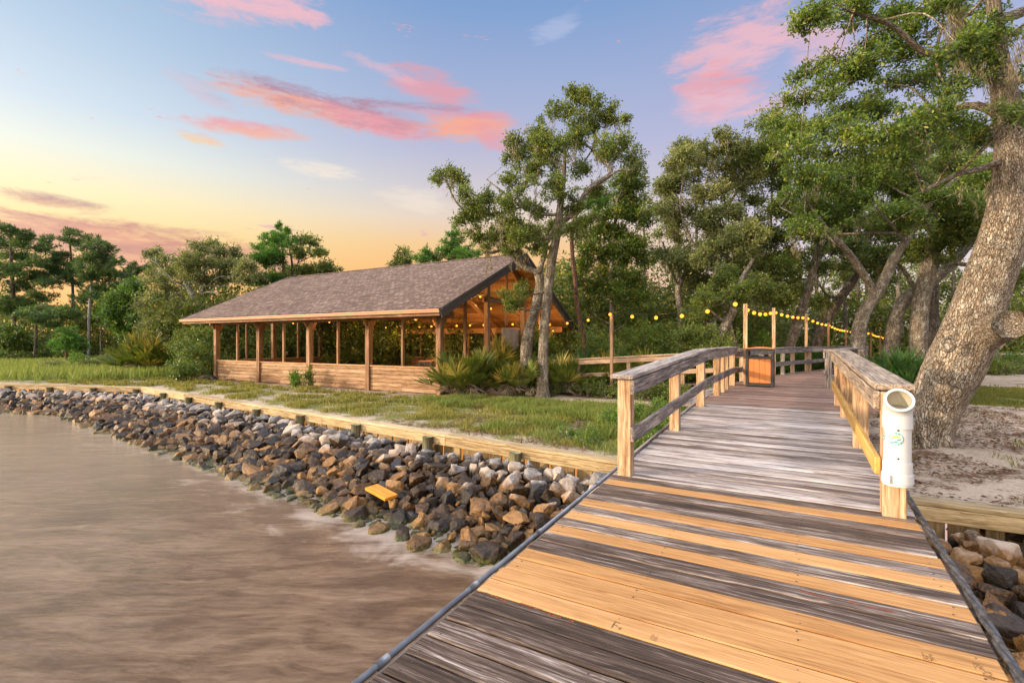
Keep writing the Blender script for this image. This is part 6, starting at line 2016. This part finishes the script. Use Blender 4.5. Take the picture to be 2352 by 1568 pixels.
def litter(n, x0, x1, y0, y1, seed, label, thr=-.1):
    X = rv.uniform(x0, x1, n); Y = rv.uniform(y0, y1, n)
    ok = (fbm(X, Y, .9, seed, 3) > thr) & (Y > shy(X) + .3)
    X, Y = X[ok], Y[ok]; m = len(X)
    C = np.stack((X, Y, ground_z(X, Y) + .022 + rv.uniform(0, .02, m)), 1)
    D = np.stack((rv.normal(size=m), rv.normal(size=m), rv.normal(0, .12, m)), 1)
    N = np.tile(np.array((0, 0, 1.0)), (m, 1)) + rv.normal(0, .35, (m, 3))
    dd = np.hypot(X, Y); L = np.maximum(rv.uniform(.035, .08, m), .0036 * dd)
    mb = MB(); quads(C, D, N, L, L * rv.uniform(.3, .6, m), np.clip(.4 + rv.normal(0, .3, m), 0, 1), mb)
    tag(mb.build('leaf_litter', M['litter_leaf']), label, 'leaf litter', None, 'stuff')


litter(46000, .9, 12, 7.3, 18, 3.0, 'fallen brown oak leaves and twigs on the sandy path by the big leaning oak', -.16)
litter(16000, -8, -1.7, 7.2, 13, 6.0, 'fallen brown leaves on the sand beside the boardwalk', -.02)
blades(0, scatter(3500, -21, -2.2, 7.0, 10.6, .34, 3.0, 5), .04, .12, .006, 'grass', 'grass', 'wispy dry grass in the sand right behind the seawall', .62)
# reeds and reddish scrub at the marsh edge
for i, (x, y, w, h, lf, lab) in enumerate(((190, 850, 1.6, 1.1, 'shrub', 'yellow-green marsh shrub near the pale pine trunk'), (245, 852, 1.8, 1.3, 'oak_grey', 'grey-green marsh shrub next to the big palmettos'), (215, 856, 1.4, .9, 'palm', 'rusty-tipped marsh shrub between the palmettos and the grass'), (110, 858, 1.5, .8, 'oak_grey', 'low grey marsh shrub in the pale grass'), (20, 838, 2.4, 1.2, 'magnolia', 'dark low shrub at the back of the marsh by the picture edge'), (95, 836, 2.6, 1.4, 'magnolia', 'dark low shrub at the back of the marsh below the far pines'), (150, 836, 2.4, 1.2, 'oak', 'green low shrub at the foot of the young vivid pine'))):
    q = PG(x, y, 0.0); bush(q[0], q[1], 0, w, h, lf, lab, .1, .9, seed=150 + i, n=8)

# ------------------------------------------------------------------ the wood behind everything: one far mass
wm = MB(); rw = np.random.default_rng(21)
def mass(x, yb, yt, Z, L, dens=1.0):
    k = Z / FD
    h0 = 0.0; h1 = EYE + (784 - yt) * k
    n = max(2, int((h1 - h0) / 2.0))
    for j in range(n):
        c = PZ(x + rw.normal(0, 12), 784, Z + rw.normal(0, 1.6)); c[2] = h0 + (h1 - h0) * (j + .6) / n
        oak_clump(wm, None, c, (1.9, 1.9, 1.35), L, rw, dens * .8, rw.normal(-.06, .08))
for x in range(-160, 520, 34): mass(x, 850, 690 + rw.normal(0, 18), 52 + rw.normal(0, 2), .34)
for x in range(-160, 520, 40): mass(x, 850, 765 + rw.normal(0, 10), 47, .30)
for x in range(440, 1300, 34): mass(x, 850, 655 + rw.normal(0, 14), 36 + rw.normal(0, 2), .25)
for x in range(440, 1300, 30): mass(x, 850, 712 + rw.normal(0, 14), 31.5, .22)
for x in range(1280, 1700, 30): mass(x, 850, 640 + rw.normal(0, 22), 31 + rw.normal(0, 2), .24)
for x in range(1300, 1760, 30): mass(x, 850, 725 + rw.normal(0, 14), 26.5, .2)
for x in range(1660, 2620, 36): mass(x, 850, 640 + rw.normal(0, 30), 40 + rw.normal(0, 2), .28, .9)
for x in range(1680, 2620, 34): mass(x, 850, 715 + rw.normal(0, 20), 35, .26, .9)
tag(wm.build('woodland', M['wood_mass']), 'dark far wood closing the view behind all the trees', 'woodland', None, 'stuff')
# bare stems standing in that wood
for i, (x, Z, yt, m_) in enumerate(((630, 33, 690, 'bark_white'), (1010, 32, 680, 'bark_dark'), (1470, 29, 480, 'bark'), (1556, 27, 500, 'bark_dark'), (1600, 30, 430, 'bark_dark'), (1945, 33, 420, 'bark_dark'), (1975, 34, 430, 'bark_dark'), (2020, 36, 440, 'bark_dark'), (1870, 33, 440, 'bark_dark'), (1780, 32, 430, 'bark_dark'), (2085, 34, 470, 'bark'), (2290, 27, 640, 'bark'), (2260, 33, 600, 'bark_dark'), (2195, 35, 560, 'bark_dark'))):
    m = MB(); b = PZ(x, 784, Z); b[2] = -.2; t = PZ(x + rv.normal(0, 12), yt, Z); mm = (b + t) / 2 + rv.normal(0, .25, 3)
    m.tube(spline([np.array((*b, .17)), np.array((*mm, .13)), np.array((*t, .05))], 14)[:, :3], np.linspace(.17, .05, 15), 8, .06)
    lab = 'slender bare trunk standing in the dark wood ' + ('beyond the pavilion' if x < 1200 else 'behind the spaced bulbs' if x < 1620 else 'beyond the curving row of light poles' if x < 2040 else 'past the far lawn')
    tag(m.build('bare_trunk', M[m_], None, True), lab, 'trunk', 'bare trunks in the wood')
